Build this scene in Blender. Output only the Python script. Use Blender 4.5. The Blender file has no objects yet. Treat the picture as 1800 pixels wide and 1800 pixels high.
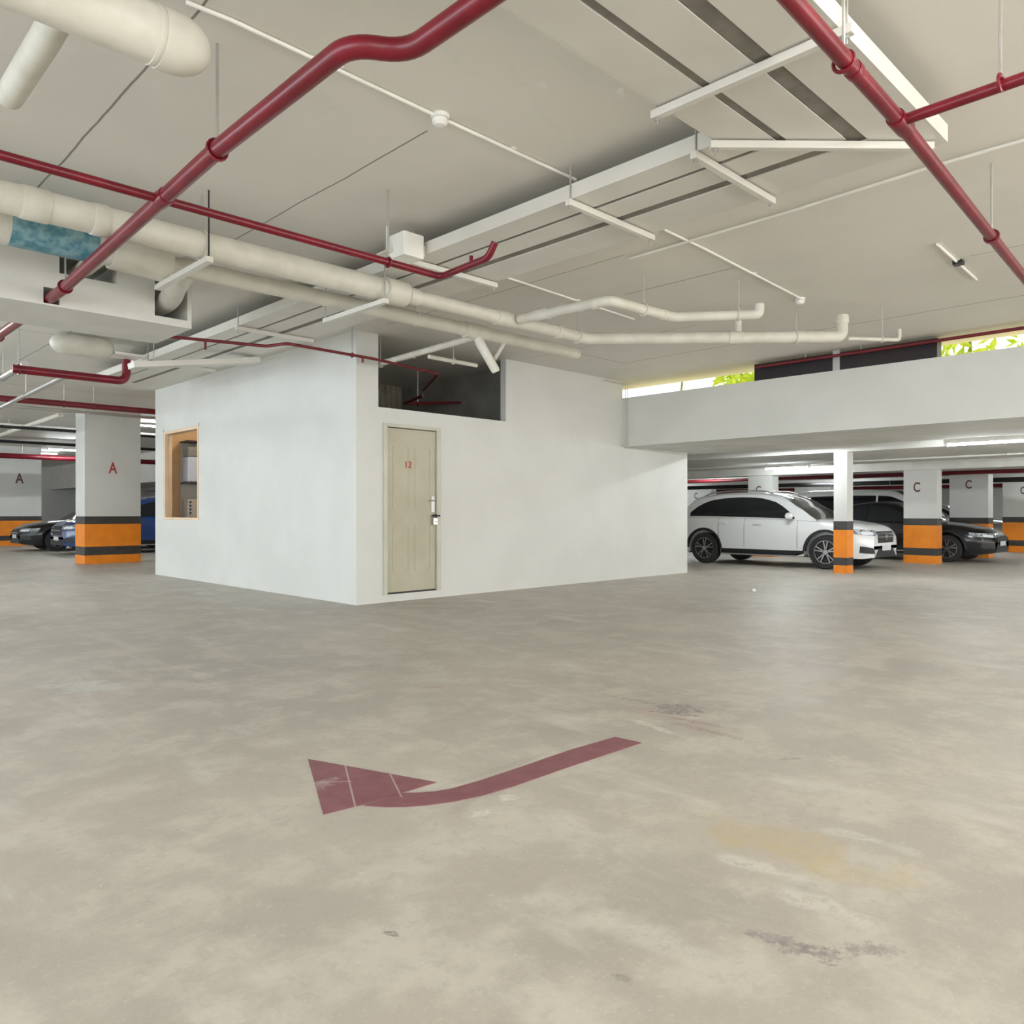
import bpy, bmesh, math, random
from mathutils import Vector, Matrix
from mathutils.bvhtree import BVHTree
random.seed(7)
S = bpy.context.scene
COL = S.collection
PI = math.pi

# ------------------------------------------------------------------ camera, world, lights
# axes: +X runs along the room's door wall, +Y along its window wall, eye level 1.2 m
HEAD = math.radians(45.44)
cam = bpy.data.cameras.new('camera'); cam.lens = 1361 * 36 / 1800; cam.sensor_width = 36
cam.clip_start = 0.05; cam.clip_end = 300
co = bpy.data.objects.new('camera', cam); COL.objects.link(co)
co.location = (0, 0, 1.2); co.rotation_euler = (PI / 2, 0, HEAD - PI / 2)
S.camera = co
S.view_settings.view_transform = 'Standard'; S.view_settings.look = 'None'
S.view_settings.exposure = 0.0; S.cycles.adaptive_threshold = 0.025; S.cycles.max_bounces = 9; S.view_settings.gamma = 1; S.view_settings.use_curve_mapping = False

W = bpy.data.worlds.new('sky'); S.world = W; W.use_nodes = True
wb = W.node_tree.nodes['Background']
wb.inputs[0].default_value = (0.93, 0.97, 1.0, 1); wb.inputs[1].default_value = 2.0

def area(name, loc, rot, sx, sy, power, color):
    l = bpy.data.lights.new(name, 'AREA'); l.shape = 'RECTANGLE'; l.size = sx; l.size_y = sy
    l.energy = power; l.color = color
    o = bpy.data.objects.new(name, l); COL.objects.link(o); o.location = loc; o.rotation_euler = rot
    return o
# daylight through the open sides of the garage behind and beside the viewpoint
area('daylight_west', (-7.6, 9, 1.7), (PI / 2, 0, -PI / 2), 22, 3.0, 900, (0.78, 0.89, 1.0))
area('daylight_south', (7, -7.6, 1.7), (PI / 2, 0, 0), 26, 3.0, 1000, (1.0, 0.96, 0.90))
sun = bpy.data.lights.new('sun', 'SUN'); sun.energy = 6; sun.angle = math.radians(2); sun.color = (1, .95, .85)
so = bpy.data.objects.new('sun', sun); COL.objects.link(so); so.rotation_euler = (math.radians(38), math.radians(32), 0)

# ------------------------------------------------------------------ materials
class NT:
    def __init__(s, m):
        m.use_nodes = True; s.t = m.node_tree; s.n = s.t.nodes; s.l = s.t.links
        s.b = s.n['Principled BSDF']; s._pos = None
    def pos(s):
        if s._pos is None:
            s._pos = s.n.new('ShaderNodeNewGeometry').outputs['Position']
            s._xyz = s.n.new('ShaderNodeSeparateXYZ'); s.l.new(s._pos, s._xyz.inputs[0])
        return s._pos
    def xyz(s): s.pos(); return s._xyz.outputs
    def inp(s, sock, v):
        if hasattr(v, 'is_output'): s.l.new(v, sock)
        else: sock.default_value = v
    def m(s, op, a, b=None, c=None, clamp=False):
        n = s.n.new('ShaderNodeMath'); n.operation = op; n.use_clamp = clamp
        s.inp(n.inputs[0], a)
        if b is not None: s.inp(n.inputs[1], b)
        if c is not None: s.inp(n.inputs[2], c)
        return n.outputs[0]
    def noise(s, scale, detail=4, rough=.55, vec=None, stretch=None):
        n = s.n.new('ShaderNodeTexNoise'); n.inputs['Scale'].default_value = scale
        n.inputs['Detail'].default_value = detail; n.inputs['Roughness'].default_value = rough
        v = vec or s.pos()
        if stretch:
            mp = s.n.new('ShaderNodeMapping'); mp.inputs['Scale'].default_value = stretch
            mp.inputs['Rotation'].default_value = (0, 0, random.uniform(0, .3)); s.l.new(v, mp.inputs[0]); v = mp.outputs[0]
        s.l.new(v, n.inputs['Vector']); return n.outputs[0]
    def ramp(s, v, lo, hi, a=0., b=1.):
        n = s.n.new('ShaderNodeMapRange'); n.interpolation_type = 'SMOOTHSTEP'
        s.inp(n.inputs[0], v); n.inputs[1].default_value = lo; n.inputs[2].default_value = hi
        n.inputs[3].default_value = a; n.inputs[4].default_value = b; return n.outputs[0]
    def mix(s, fac, a, b):
        n = s.n.new('ShaderNodeMix'); n.data_type = 'RGBA'
        s.inp(n.inputs[0], fac)
        for i, v in ((6, a), (7, b)):
            if isinstance(v, tuple): n.inputs[i].default_value = (*v[:3], 1)
            else: s.l.new(v, n.inputs[i])
        return n.outputs[2]
    def color(s, v): s.inp(s.b.inputs['Base Color'], v if not isinstance(v, tuple) else (*v, 1))
    def bump(s, h, strength=.2, dist=.01):
        n = s.n.new('ShaderNodeBump'); n.inputs['Strength'].default_value = strength; n.inputs['Distance'].default_value = dist
        s.l.new(h, n.inputs['Height']); s.l.new(n.outputs[0], s.b.inputs['Normal'])
    def patchy(s):
        if not hasattr(s, '_pt'): s._pt = s.noise(24, 7, .8)
        return s._pt
    def blob(s, x, y, rx, ry, ang, edge, nz):
        """soft-edged ragged patch at x,y on a horizontal surface"""
        X, Y, Z = s.xyz(); c, k = math.cos(ang), math.sin(ang)
        dx = s.m('SUBTRACT', X, x); dy = s.m('SUBTRACT', Y, y)
        a = s.m('DIVIDE', s.m('ADD', s.m('MULTIPLY', dx, c), s.m('MULTIPLY', dy, k)), rx)
        b = s.m('DIVIDE', s.m('SUBTRACT', s.m('MULTIPLY', dy, c), s.m('MULTIPLY', dx, k)), ry)
        r = s.m('SQRT', s.m('ADD', s.m('MULTIPLY', a, a), s.m('MULTIPLY', b, b)))
        r = s.m('ADD', r, s.m('MULTIPLY', s.m('SUBTRACT', nz, .5), 3.6))
        k = s.ramp(s.patchy(), .38, .56, .12, 1.)
        return s.m('MULTIPLY', s.ramp(r, 1.0, 1.0 - edge), k)

def mat(name, col, rough=.6, metal=0., col2=None, scale=3., bump=0., bscale=40., lo=.35, hi=.65, coat=0., spec=None):
    m = bpy.data.materials.new(name); t = NT(m)
    t.b.inputs['Roughness'].default_value = rough; t.b.inputs['Metallic'].default_value = metal
    if spec is not None: t.b.inputs['Specular IOR Level'].default_value = spec
    if coat: t.b.inputs['Coat Weight'].default_value = coat; t.b.inputs['Coat Roughness'].default_value = .05
    c2 = col2 or tuple(c * .9 for c in col)
    t.color(t.mix(t.ramp(t.noise(scale), lo, hi), col, c2))
    if bump: t.bump(t.noise(bscale), bump)
    return m

def emis(name, col, strength):
    m = bpy.data.materials.new(name); t = NT(m)
    t.color((.9, .9, .9)); t.b.inputs['Emission Color'].default_value = (*col, 1)
    t.b.inputs['Emission Strength'].default_value = strength; return m

M = {}
M['white_wall'] = mat('painted plaster', (.655, .655, .62), .62, col2=(.62, .62, .585), scale=1.2, bump=.05, bscale=60)
M['cream'] = mat('cream paint', (.47, .44, .335), .5, col2=(.42, .39, .285), scale=2.5)
M['ivory_frame'] = mat('ivory frame paint', (.56, .55, .46), .5)
M['concrete_white'] = mat('painted concrete', (.66, .65, .60), .75, col2=(.60, .59, .54), scale=1.6, bump=.08, bscale=30)
M['low_ceiling'] = mat('bare grey concrete', (.70, .69, .65), .8, col2=(.62, .61, .57), scale=1.5, bump=.1, bscale=25)
M['tray'] = mat('painted sheet steel', (.68, .66, .60), .45, col2=(.64, .62, .56), scale=2.)
M['duct'] = mat('white pipe paint', (.64, .62, .54), .5, col2=(.57, .55, .47), scale=5, bump=.05)
M['conduit'] = mat('white conduit', (.86, .85, .80), .35)
M['red'] = mat('red pipe enamel', (.17, .004, .014), .34, col2=(.13, .003, .011), scale=6, coat=.12, spec=.4)
M['darkred'] = mat('dark red enamel', (.16, .008, .015), .4, col2=(.12, .006, .01), scale=6)
M['cable'] = mat('dark gap shade', (.22, .20, .17), .7, col2=(.17, .155, .13), scale=8)  # dark grey brown standing in for shade in the tray gaps
M['galv'] = mat('galvanised steel', (.55, .54, .52), .35, metal=.8)
M['orange'] = mat('orange stripe paint', (.86, .27, .012), .5, col2=(.78, .23, .012), scale=4)
M['black'] = mat('black stripe paint', (.035, .033, .032), .5, col2=(.055, .05, .045), scale=5)
M['letter_red'] = mat('faded red lettering', (.42, .05, .05), .6)
M['letter_dark'] = mat('dark lettering', (.12, .06, .06), .6)
M['dark_panel'] = mat('dark brown panel', (.018, .008, .010), .35, col2=(.012, .006, .012), scale=2)
M['tape'] = mat('blue green wrap', (.06, .20, .26), .35, col2=(.22, .38, .42), scale=14)
M['peach'] = mat('peach wall paint', (.80, .52, .26), .6, col2=(.78, .50, .25))
M['corrugated'] = mat('dirty corrugated sheet', (.30, .28, .22), .6, col2=(.20, .18, .13), scale=3)
M['dim_wall'] = mat('unpainted render', (.30, .29, .26), .8, col2=(.24, .23, .20), scale=2)
M['rubber'] = mat('tyre rubber', (.02, .02, .02), .8)
M['alloy'] = mat('alloy rim', (.62, .62, .64), .25, metal=.9)
M['dark_metal'] = mat('dark metal', (.03, .03, .03), .4, metal=.5)
M['brass'] = mat('lock body', (.75, .74, .70), .3, metal=.6)
M['black_plastic'] = mat('black plastic', (.015, .015, .017), .45)
M['glass_dark'] = mat('tinted glass', (.012, .014, .016), .04, col2=(.01, .012, .014), coat=.5)
M['chrome'] = mat('chrome', (.8, .8, .82), .12, metal=1)
M['plate'] = mat('plate', (.75, .76, .78), .4)
M['lens'] = mat('headlamp lens', (.10, .11, .13), .08, col2=(.55, .58, .62), scale=18, coat=.6)
M['lens_bright'] = mat('headlamp reflector', (.85, .87, .9), .1, col2=(.7, .72, .75), scale=25)
M['tail'] = mat('tail lamp', (.35, .01, .01), .15, coat=.5)
M['car_white'] = mat('white car paint', (.80, .81, .80), .22, col2=(.79, .80, .79), coat=.8)
M['car_black'] = mat('black car paint', (.006, .006, .007), .2, col2=(.008, .008, .009), coat=.35, spec=.35)
M['car_blue'] = mat('blue car paint', (.015, .05, .18), .2, col2=(.014, .045, .16), coat=.9)
M['car_silver'] = mat('silver car paint', (.50, .50, .50), .25, metal=.4, coat=.8)
M['leaf'] = mat('sunlit bamboo leaf', (.36, .50, .02), .5, col2=(.58, .66, .06), scale=9)
M['stem'] = mat('bamboo stem', (.20, .22, .05), .5)
M['paper'] = mat('white paper', (.85, .84, .8), .7)
M['bounce_ground'] = mat('pale bounce ground', (.85, .74, .48), .9, col2=(.75, .68, .40))  # ground colour made pale to bounce sunlight onto the slab underside
M['fridge'] = mat('beige appliance', (.52, .48, .42), .4)
M['lamp_tube'] = emis('lit fluorescent tube', (.90, .97, 1.0), 260)
M['lamp_near'] = emis('lit older fluorescent tube', (1.0, .96, .88), 100)
M['room_bulb'] = emis('lit room lamp', (1.0, .88, .72), 110)

def floor_mat():
    m = bpy.data.materials.new('worn concrete floor'); t = NT(m); X, Y, Z = t.xyz()
    big = t.noise(.55, 5, .6); mid = t.noise(2.6, 8, .68); fine = t.noise(14, 8, .7); grit = t.noise(70, 4, .7)
    c = t.mix(t.ramp(big, .3, .7), (.505, .463, .40), (.385, .357, .315))
    c = t.mix(t.m('MULTIPLY', t.ramp(mid, .44, .62), .62), c, (.62, .585, .51))
    c = t.mix(t.m('MULTIPLY', t.ramp(fine, .50, .66), .5), c, (.40, .37, .32))
    c = t.mix(t.m('MULTIPLY', t.ramp(grit, .3, .75), .16), c, (.62, .59, .52))
    vf = t.noise(34, 6, .75)
    c = t.mix(t.m('MULTIPLY', t.ramp(vf, .58, .66), .35), c, (.70, .67, .60))
    c = t.mix(t.m('MULTIPLY', t.ramp(t.noise(11, 8, .8), .36, .30), .5), c, (.30, .28, .24))
    streak = t.noise(1.0, 8, .7, stretch=(2.6, .8, 1))
    c = t.mix(t.m('MULTIPLY', t.ramp(streak, .52, .70), .45), c, (.70, .67, .60))
    n1 = t.noise(6, 6, .7); n2 = t.noise(18, 6, .7)
    def add(c, x, y, rx, ry, ang, col, amt, edge=.6, nz=None):
        return t.mix(t.m('MULTIPLY', t.blob(x, y, rx, ry, ang, edge, nz or n1), amt), c, col)
    c = add(c, 2.68, 1.32, .17, .42, .25, (.52, .42, .20), .5)          # yellow stain
    c = add(c, 2.60, 1.15, .12, .40, .2, (.52, .43, .23), .4)
    c = add(c, 2.43, 1.28, .06, .26, .15, (.66, .64, .57), .75)          # pale scuffs
    c = add(c, 2.33, 1.0, .07, .25, .1, (.66, .64, .57), .7)
    c = add(c, 2.92, 1.12, .06, .25, .1, (.64, .62, .56), .7)
    c = add(c, 3.35, 1.45, .06, .30, .3, (.64, .62, .55), .6)
    c = add(c, 1.80, 1.35, .08, .40, .2, (.62, .60, .53), .6)
    c = add(c, 3.60, 2.52, .035, .26, -.25, (.68, .66, .60), .8)           # scraped line over the old red mark
    c = add(c, 3.85, 2.70, .22, .55, .05, (.46, .34, .29), .5, 1.0)      # faded red brown mark
    c = add(c, 4.02, 2.68, .12, .15, -.3, (.25, .21, .20), .8, .35, n2)
    c = add(c, 3.74, 2.28, .04, .26, -.05, (.36, .24, .20), .7, .5, n2)
    c = add(c, 4.02, 2.95, .03, .25, .1, (.32, .24, .21), .6, .5, n2)
    c = add(c, 2.07, .93, .045, .10, .5, (.24, .20, .20), .8, .4, n2)     # dark drips
    c = add(c, 2.20, .82, .04, .09, .6, (.26, .22, .22), .7, .4, n2)
    c = add(c, 2.06, 1.03, .03, .10, .3, (.26, .22, .22), .7, .4, n2)
    c = add(c, 1.60, 1.22, .02, .04, .3, (.26, .23, .2), .7, .5, n2)
    c = add(c, 1.30, 1.81, .012, .03, .3, (.2, .18, .16), .8, .4, n2)
    c = add(c, 3.60, 1.74, .06, .02, -.6, (.27, .23, .23), .7, .4, n2)
    c = add(c, 3.35, 4.15, .10, .04, -.7, (.48, .27, .25), .5, .6, n2)
    c = add(c, 1.65, 5.89, .20, .45, .5, (.68, .68, .66), .6)
    c = add(c, 3.92, 2.60, .03, .20, .35, (.27, .22, .21), .8, .5, n2)
    c = add(c, 4.10, 2.58, .025, .16, -.5, (.27, .22, .21), .8, .5, n2)
    c = add(c, 3.85, 2.42, .03, .22, .1, (.34, .24, .21), .7, .5, n2)
    c = add(c, 2.20, 2.44, .35, .05, .35, (.34, .31, .28), .6)            # repaint halo by the arrow
    c = add(c, 2.50, 2.62, .45, .04, .0, (.36, .33, .30), .5)
    c = add(c, 2.28, 2.33, .05, .035, 0, (.70, .68, .61), .8, .5, n2)
    c = add(c, 2.08, 2.28, .06, .03, 0, (.70, .68, .61), .8, .5, n2)
    t.color(c)
    t.inp(t.b.inputs['Roughness'], t.ramp(mid, .3, .75, .46, .68))
    t.bump(t.m('ADD', fine, t.m('MULTIPLY', grit, .6)), .12, .008)
    return m

def ceiling_mat():
    m = bpy.data.materials.new('painted slab underside'); t = NT(m); X, Y, Z = t.xyz()
    t.b.inputs['Roughness'].default_value = .7
    big = t.noise(.5, 4, .6); mid = t.noise(3.5, 6, .65); fine = t.noise(60, 3, .6)
    c = t.mix(t.ramp(big, .3, .7), (.75, .725, .66), (.68, .66, .60))
    c = t.mix(t.m('MULTIPLY', t.ramp(mid, .5, .7), .35), c, (.76, .735, .67))
    wob = t.m('MULTIPLY', t.m('SUBTRACT', t.noise(1.2), .5), .05)
    def seam(c, ax, p, a, b, w, col, amt):
        u, v = (X, Y) if ax == 'x' else (Y, X)
        d = t.m('ABSOLUTE', t.m('SUBTRACT', t.m('ADD', u, wob), p))
        k = t.ramp(d, w, w * .35)
        k = t.m('MULTIPLY', k, t.m('GREATER_THAN', v, a)); k = t.m('MULTIPLY', k, t.m('LESS_THAN', v, b))
        return t.mix(t.m('MULTIPLY', k, amt), c, col)
    dk = (.16, .15, .13); lt = (.72, .71, .66)
    for q in [('x', 1.49, 3.3, 14, .010, dk, .85), ('x', 2.97, 3.75, 14, .009, dk, .85), ('x', 4.38, -4, 1.85, .008, lt, .8),
              ('x', 4.42, 5, 14, .012, dk, .6), ('x', 5.68, 4.3, 8, .009, dk, .8), ('x', 6.72, 3.8, 5.1, .012, dk, .8),
              ('x', 7.95, -2, 2.1, .010, dk, .7), ('x', 9.8, -3, 7.45, .012, dk, .85), ('y', 7.45, 8.4, 9.8, .012, dk, .8),
              ('x', 8.45, 5.2, 8.4, .010, dk, .5), ('y', 3.53, -3, 1.4, .010, dk, .4), ('y', 11.5, -3, 5.5, .014, dk, .6),
              ('y', 16.5, -3, 14, .02, dk, .6), ('x', .02, 4, 20, .014, dk, .7), ('y', 0.9, 4, 8, .008, lt, .4)]:
        c = seam(c, *q)
    n2 = t.noise(16, 5, .7)
    for x, y, rx, ry, col, amt in [(3.47, 2.66, .07, .03, (.85, .84, .8), 1), (3.1, 2.9, .05, .03, (.8, .79, .75), .8), (2.6, 2.6, .03, .02, (.8, .79, .75), .8),
                                   (2.5, 3.0, .25, .05, (.68, .67, .62), .6), (3.3, 3.1, .5, .03, (.7, .69, .64), .6), (2.3, 3.9, .2, .1, (.68, .66, .62), .5),
                                   (3.2, 1.9, .04, .02, (.8, .8, .75), .8), (5.2, 1.0, .5, .06, (.7, .7, .66), .6)]:
        c = t.mix(t.m('MULTIPLY', t.blob(x, y, rx, ry, .4, .5, n2), amt), c, col)
    t.color(c); t.bump(fine, .06, .005)
    return m

def arrow_mat():
    m = bpy.data.materials.new('faded maroon floor paint'); t = NT(m); X, Y, Z = t.xyz()
    t.b.inputs['Roughness'].default_value = .5
    c = t.mix(t.ramp(t.noise(9, 6, .7), .35, .65), (.215, .075, .092), (.26, .105, .12))
    c = t.mix(t.m('MULTIPLY', t.ramp(t.noise(40, 4, .8), .6, .75), .5), c, (.45, .36, .33))
    c = t.mix(t.m('MULTIPLY', t.blob(1.80, 3.02, .10, .06, .5, .5, t.noise(22, 5, .7)), .7), c, (.42, .33, .32))
    # cracks crossing the head
    for (x0, y0, x1, y1) in [(2.00, 3.15, 1.76, 2.70), (2.10, 2.94, 1.96, 2.66), (1.78, 3.05, 1.90, 2.96)]:
        L = math.hypot(x1 - x0, y1 - y0); nx, ny = -(y1 - y0) / L, (x1 - x0) / L
        d = t.m('ABSOLUTE', t.m('ADD', t.m('MULTIPLY', t.m('SUBTRACT', X, x0), nx), t.m('MULTIPLY', t.m('SUBTRACT', Y, y0), ny)))
        k = t.ramp(d, .006, .002); 
        k = t.m('MULTIPLY', k, t.m('LESS_THAN', t.m('ABSOLUTE', t.m('SUBTRACT', X, (x0 + x1) / 2)), abs(x1 - x0) / 2 + .01))
        c = t.mix(t.m('MULTIPLY', k, .7), c, (.50, .42, .38))
    t.color(c); return m

M['floor'] = floor_mat(); M['ceiling'] = ceiling_mat(); M['arrow'] = arrow_mat()

# ------------------------------------------------------------------ mesh helpers
class MB:
    def __init__(s): s.v = []; s.f = []
    def box(s, x0, x1, y0, y1, z0, z1):
        x0, x1 = sorted((x0, x1)); y0, y1 = sorted((y0, y1)); z0, z1 = sorted((z0, z1))
        k = len(s.v)
        s.v += [(x, y, z) for z in (z0, z1) for y in (y0, y1) for x in (x0, x1)]
        s.f += [tuple(k + i for i in q) for q in ((0, 2, 3, 1), (4, 5, 7, 6), (0, 1, 5, 4), (2, 6, 7, 3), (0, 4, 6, 2), (1, 3, 7, 5))]
        return s
    def bar(s, a, b, w, h, up=(0, 0, 1)):
        a, b = Vector(a), Vector(b); d = (b - a).normalized(); up = Vector(up)
        if abs(d.dot(up)) > .99: up = Vector((1, 0, 0))
        r = d.cross(up).normalized() * w / 2; u = r.cross(d).normalized() * h / 2
        k = len(s.v)
        for p in (a, b): s.v += [tuple(p + r + u), tuple(p - r + u), tuple(p - r - u), tuple(p + r - u)]
        s.f += [tuple(k + i for i in q) for q in ((0, 1, 2, 3), (7, 6, 5, 4), (0, 4, 5, 1), (1, 5, 6, 2), (2, 6, 7, 3), (3, 7, 4, 0))]
        return s
    def tube(s, pts, r, seg=16, cap=True, radii=None):
        P = [Vector(p) for p in pts]; n = len(P); k = len(s.v); prev = None
        for i in range(n):
            t = (P[min(i + 1, n - 1)] - P[max(i - 1, 0)]).normalized()
            if prev is None:
                a = Vector((0, 0, 1)) if abs(t.z) < .9 else Vector((1, 0, 0)); u = t.cross(a).normalized()
            else: u = (prev - t * prev.dot(t)).normalized()
            prev = u; w = t.cross(u); rr = radii[i] if radii else r
            for j in range(seg):
                q = 2 * PI * j / seg; s.v.append(tuple(P[i] + (u * math.cos(q) + w * math.sin(q)) * rr))
        for i in range(n - 1):
            for j in range(seg):
                a = k + i * seg + j; b = k + i * seg + (j + 1) % seg
                s.f.append((a, b, b + seg, a + seg))
        if cap:
            s.f.append(tuple(k + j for j in reversed(range(seg)))); s.f.append(tuple(k + (n - 1) * seg + j for j in range(seg)))
        return s
    def lathe(s, prof, axis='z', c=(0, 0, 0), seg=24):
        k = len(s.v); n = len(prof)
        for i in range(seg):
            a = 2 * PI * i / seg; ca, sa = math.cos(a), math.sin(a)
            for r, h in prof:
                p = {'z': (r * ca, r * sa, h), 'y': (r * ca, h, r * sa), 'x': (h, r * ca, r * sa)}[axis]
                s.v.append((p[0] + c[0], p[1] + c[1], p[2] + c[2]))
        for i in range(seg):
            j = (i + 1) % seg
            for q in range(n - 1): s.f.append((k + i * n + q, k + j * n + q, k + j * n + q + 1, k + i * n + q + 1))
        return s
    def prism(s, poly, z0, z1):
        k = len(s.v); n = len(poly)
        s.v += [(x, y, z0) for x, y in poly] + [(x, y, z1) for x, y in poly]
        s.f.append(tuple(k + i for i in reversed(range(n)))); s.f.append(tuple(k + n + i for i in range(n)))
        for i in range(n): j = (i + 1) % n; s.f.append((k + i, k + j, k + n + j, k + n + i))
        return s
    def build(s, name, m, parent=None, smooth=False, bevel=0, angle=35):
        me = bpy.data.meshes.new(name); me.from_pydata([tuple(v) for v in s.v], [], s.f)
        bm = bmesh.new(); bm.from_mesh(me); bmesh.ops.recalc_face_normals(bm, faces=bm.faces)
        if bevel: bmesh.ops.bevel(bm, geom=list(bm.edges), offset=bevel, segments=2, affect='EDGES', profile=.5)
        bm.to_mesh(me); bm.free()
        me.materials.append(m)
        if smooth:
            me.shade_smooth() if hasattr(me, 'shade_smooth') else [setattr(p, 'use_smooth', True) for p in me.polygons]
            try: me.set_sharp_from_angle(angle=math.radians(angle))
            except Exception: pass
        o = bpy.data.objects.new(name, me); COL.objects.link(o)
        if parent: o.parent = parent; o.matrix_parent_inverse = Matrix.Translation(parent.location).inverted() if parent.get('_w') else Matrix()
        return o

def tag(o, label=None, cat=None, group=None, kind=None):
    if label: o['label'] = label
    if cat: o['category'] = cat
    if group: o['group'] = group
    if kind: o['kind'] = kind
    return o
def thing(name, label, cat, loc=(0, 0, 0), group=None, world=True):
    """an Empty; with world=True its parts are given in world coordinates"""
    o = bpy.data.objects.new(name, None); COL.objects.link(o); o.location = loc
    if world: o['_w'] = 1
    o.empty_display_size = .2
    return tag(o, label, cat, group)
def struct(name, mb, m, **k): return tag(mb.build(name, m, **k), kind='structure')

def fillet(pts, r=.12, n=6):
    P = [Vector(p) for p in pts]; out = [P[0]]
    for i in range(1, len(P) - 1):
        a, b, c = P[i - 1], P[i], P[i + 1]; d1 = (a - b); d2 = (c - b)
        q = min(r, d1.length * .45, d2.length * .45)
        if d1.normalized().dot(d2.normalized()) < -.995: out.append(b); continue
        s, e = b + d1.normalized() * q, b + d2.normalized() * q
        for j in range(n + 1):
            t = j / n; out.append(s * (1 - t) ** 2 + b * 2 * t * (1 - t) + e * t * t)
    out.append(P[-1]); return out

CZ = 3.54      # underside of the main slab
def pipe(name, label, cat, pts, r, m, bend=.12, group=None, rods=(), rings=(), studs=(), seg=16, rodmat='galv', rod_top=CZ, radii=None):
    """pipe with threaded hanger rods, ring clamps and couplings as parts"""
    g = thing(name, label, cat, pts[0], group)
    path = fillet(pts, bend)
    MB().tube(path, r, seg).build('pipe_run', m, g, smooth=True, angle=50)
    for (p, L, k) in rings:          # couplings: point, direction length vector, radius
        p = Vector(p); L = Vector(L)
        MB().tube([p - L / 2, p - L * .42, p + L * .42, p + L / 2], 0, seg, radii=[k * .97, k, k, k * .97]).build('coupling', m, g, smooth=True, angle=50)
    for (x, y, z) in rods:
        MB().tube([(x, y, z + r * .9), (x, y, rod_top)], .007, 6).build('hanger_rod', M[rodmat], g)
        w = r + .008
        a = [(x + w * math.cos(t * PI / 8) * dx, y + w * math.cos(t * PI / 8) * dy, z + w * math.sin(t * PI / 8)) for t in range(16) for dx, dy in [perp(path, (x, y))]]
        MB().tube(a + [a[0]], .008, 6).build('pipe_clamp', m if m.name.startswith('red') or m.name.startswith('dark red') else M['duct'] if m is M['duct'] else M[rodmat], g)
    for (a, b, k) in studs:
        MB().tube([a, b], k, 10).build('branch_stub', m, g, smooth=True)
    return g
def perp(path, p):
    best = min(range(len(path) - 1), key=lambda i: (Vector((path[i][0] + path[i + 1][0], path[i][1] + path[i + 1][1])) / 2 - Vector(p)).length if True else 0)
    # pick the segment whose line passes closest
    bd = 1e9
    for i in range(len(path) - 1):
        a = Vector(path[i][:2]); b = Vector(path[i + 1][:2]); d = b - a
        if d.length < 1e-4: continue
        t = max(0, min(1, (Vector(p) - a).dot(d) / d.length_squared)); q = (a + d * t - Vector(p)).length
        if q < bd: bd = q; best = i
    d = Vector(path[best + 1][:2]) - Vector(path[best][:2]); d.normalize()
    return (-d.y, d.x)

def text(body, size, loc, facing, m, parent, name='letter', depth=.002, squeeze=.72):
    c = bpy.data.curves.new(name, 'FONT'); c.body = body; c.size = size; c.align_x = 'CENTER'; c.align_y = 'CENTER'; c.extrude = depth; c.offset = size * .022
    o = bpy.data.objects.new(name, c); COL.objects.link(o)
    bpy.context.view_layer.update()
    me = bpy.data.meshes.new_from_object(o.evaluated_get(bpy.context.evaluated_depsgraph_get()))
    bpy.data.objects.remove(o)
    R = Matrix.Rotation(PI / 2, 4, 'X') @ Matrix.Diagonal((squeeze, 1, 1, 1))
    if facing == '-X': R = Matrix.Rotation(-PI / 2, 4, 'Z') @ R
    me.transform(Matrix.Translation(loc) @ R); me.materials.clear(); me.materials.append(m)
    ob = bpy.data.objects.new(name, me); COL.objects.link(ob)
    if parent: ob.parent = parent; ob.matrix_parent_inverse = Matrix.Translation(parent.location).inverted()
    return ob

# ------------------------------------------------------------------ building shell
struct('floor', MB().box(-8, 46, -8, 46, -.2, 0), M['floor'])
struct('ceiling', MB().box(-8, 11.95, -8, 46, CZ, CZ + .3), M['ceiling'])
# lower slab of the far parking bay, soffit steps up between its beams
for k, (x0, x1, z) in enumerate([(11.56, 13.7, 2.37), (13.7, 15.15, 2.62), (15.15, 19.35, 2.37), (20.0, 23, 2.42), (23.6, 27, 2.42), (27.6, 34, 2.42), (34.6, 46, 2.42)]):
    struct('ceiling_%d' % (k + 2), MB().box(x0, x1, -8, 46, z, 3.05), M['low_ceiling'])
for k, (x0, x1, z) in enumerate([(19.35, 20.0, 2.18), (23, 23.6, 2.2), (27, 27.6, 2.2), (34, 34.6, 2.2)]):
    struct('trim_%d' % (k + 3), MB().box(x0, x1, -8, 46, z, 3.05), M['low_ceiling'])
struct('trim_1', MB().box(11.15, 11.55, -8, 8.5, 2.37, 3.24), M['white_wall'])          # parapet beam under the slit
struct('wall_gable', MB().box(11.15, 11.5, 15.42, 46, 2.37, CZ), M['concrete_white'])
struct('ground_outside', MB().box(11.55, 46, -8, 46, 3.05, 3.16), M['bounce_ground'])
struct('wall_east', MB().box(45.8, 46, -8, 46, 0, 2.42), M['white_wall'])
struct('wall_north', MB().box(-8, 46, 45.8, 46, 0, CZ), M['white_wall'])

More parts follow.
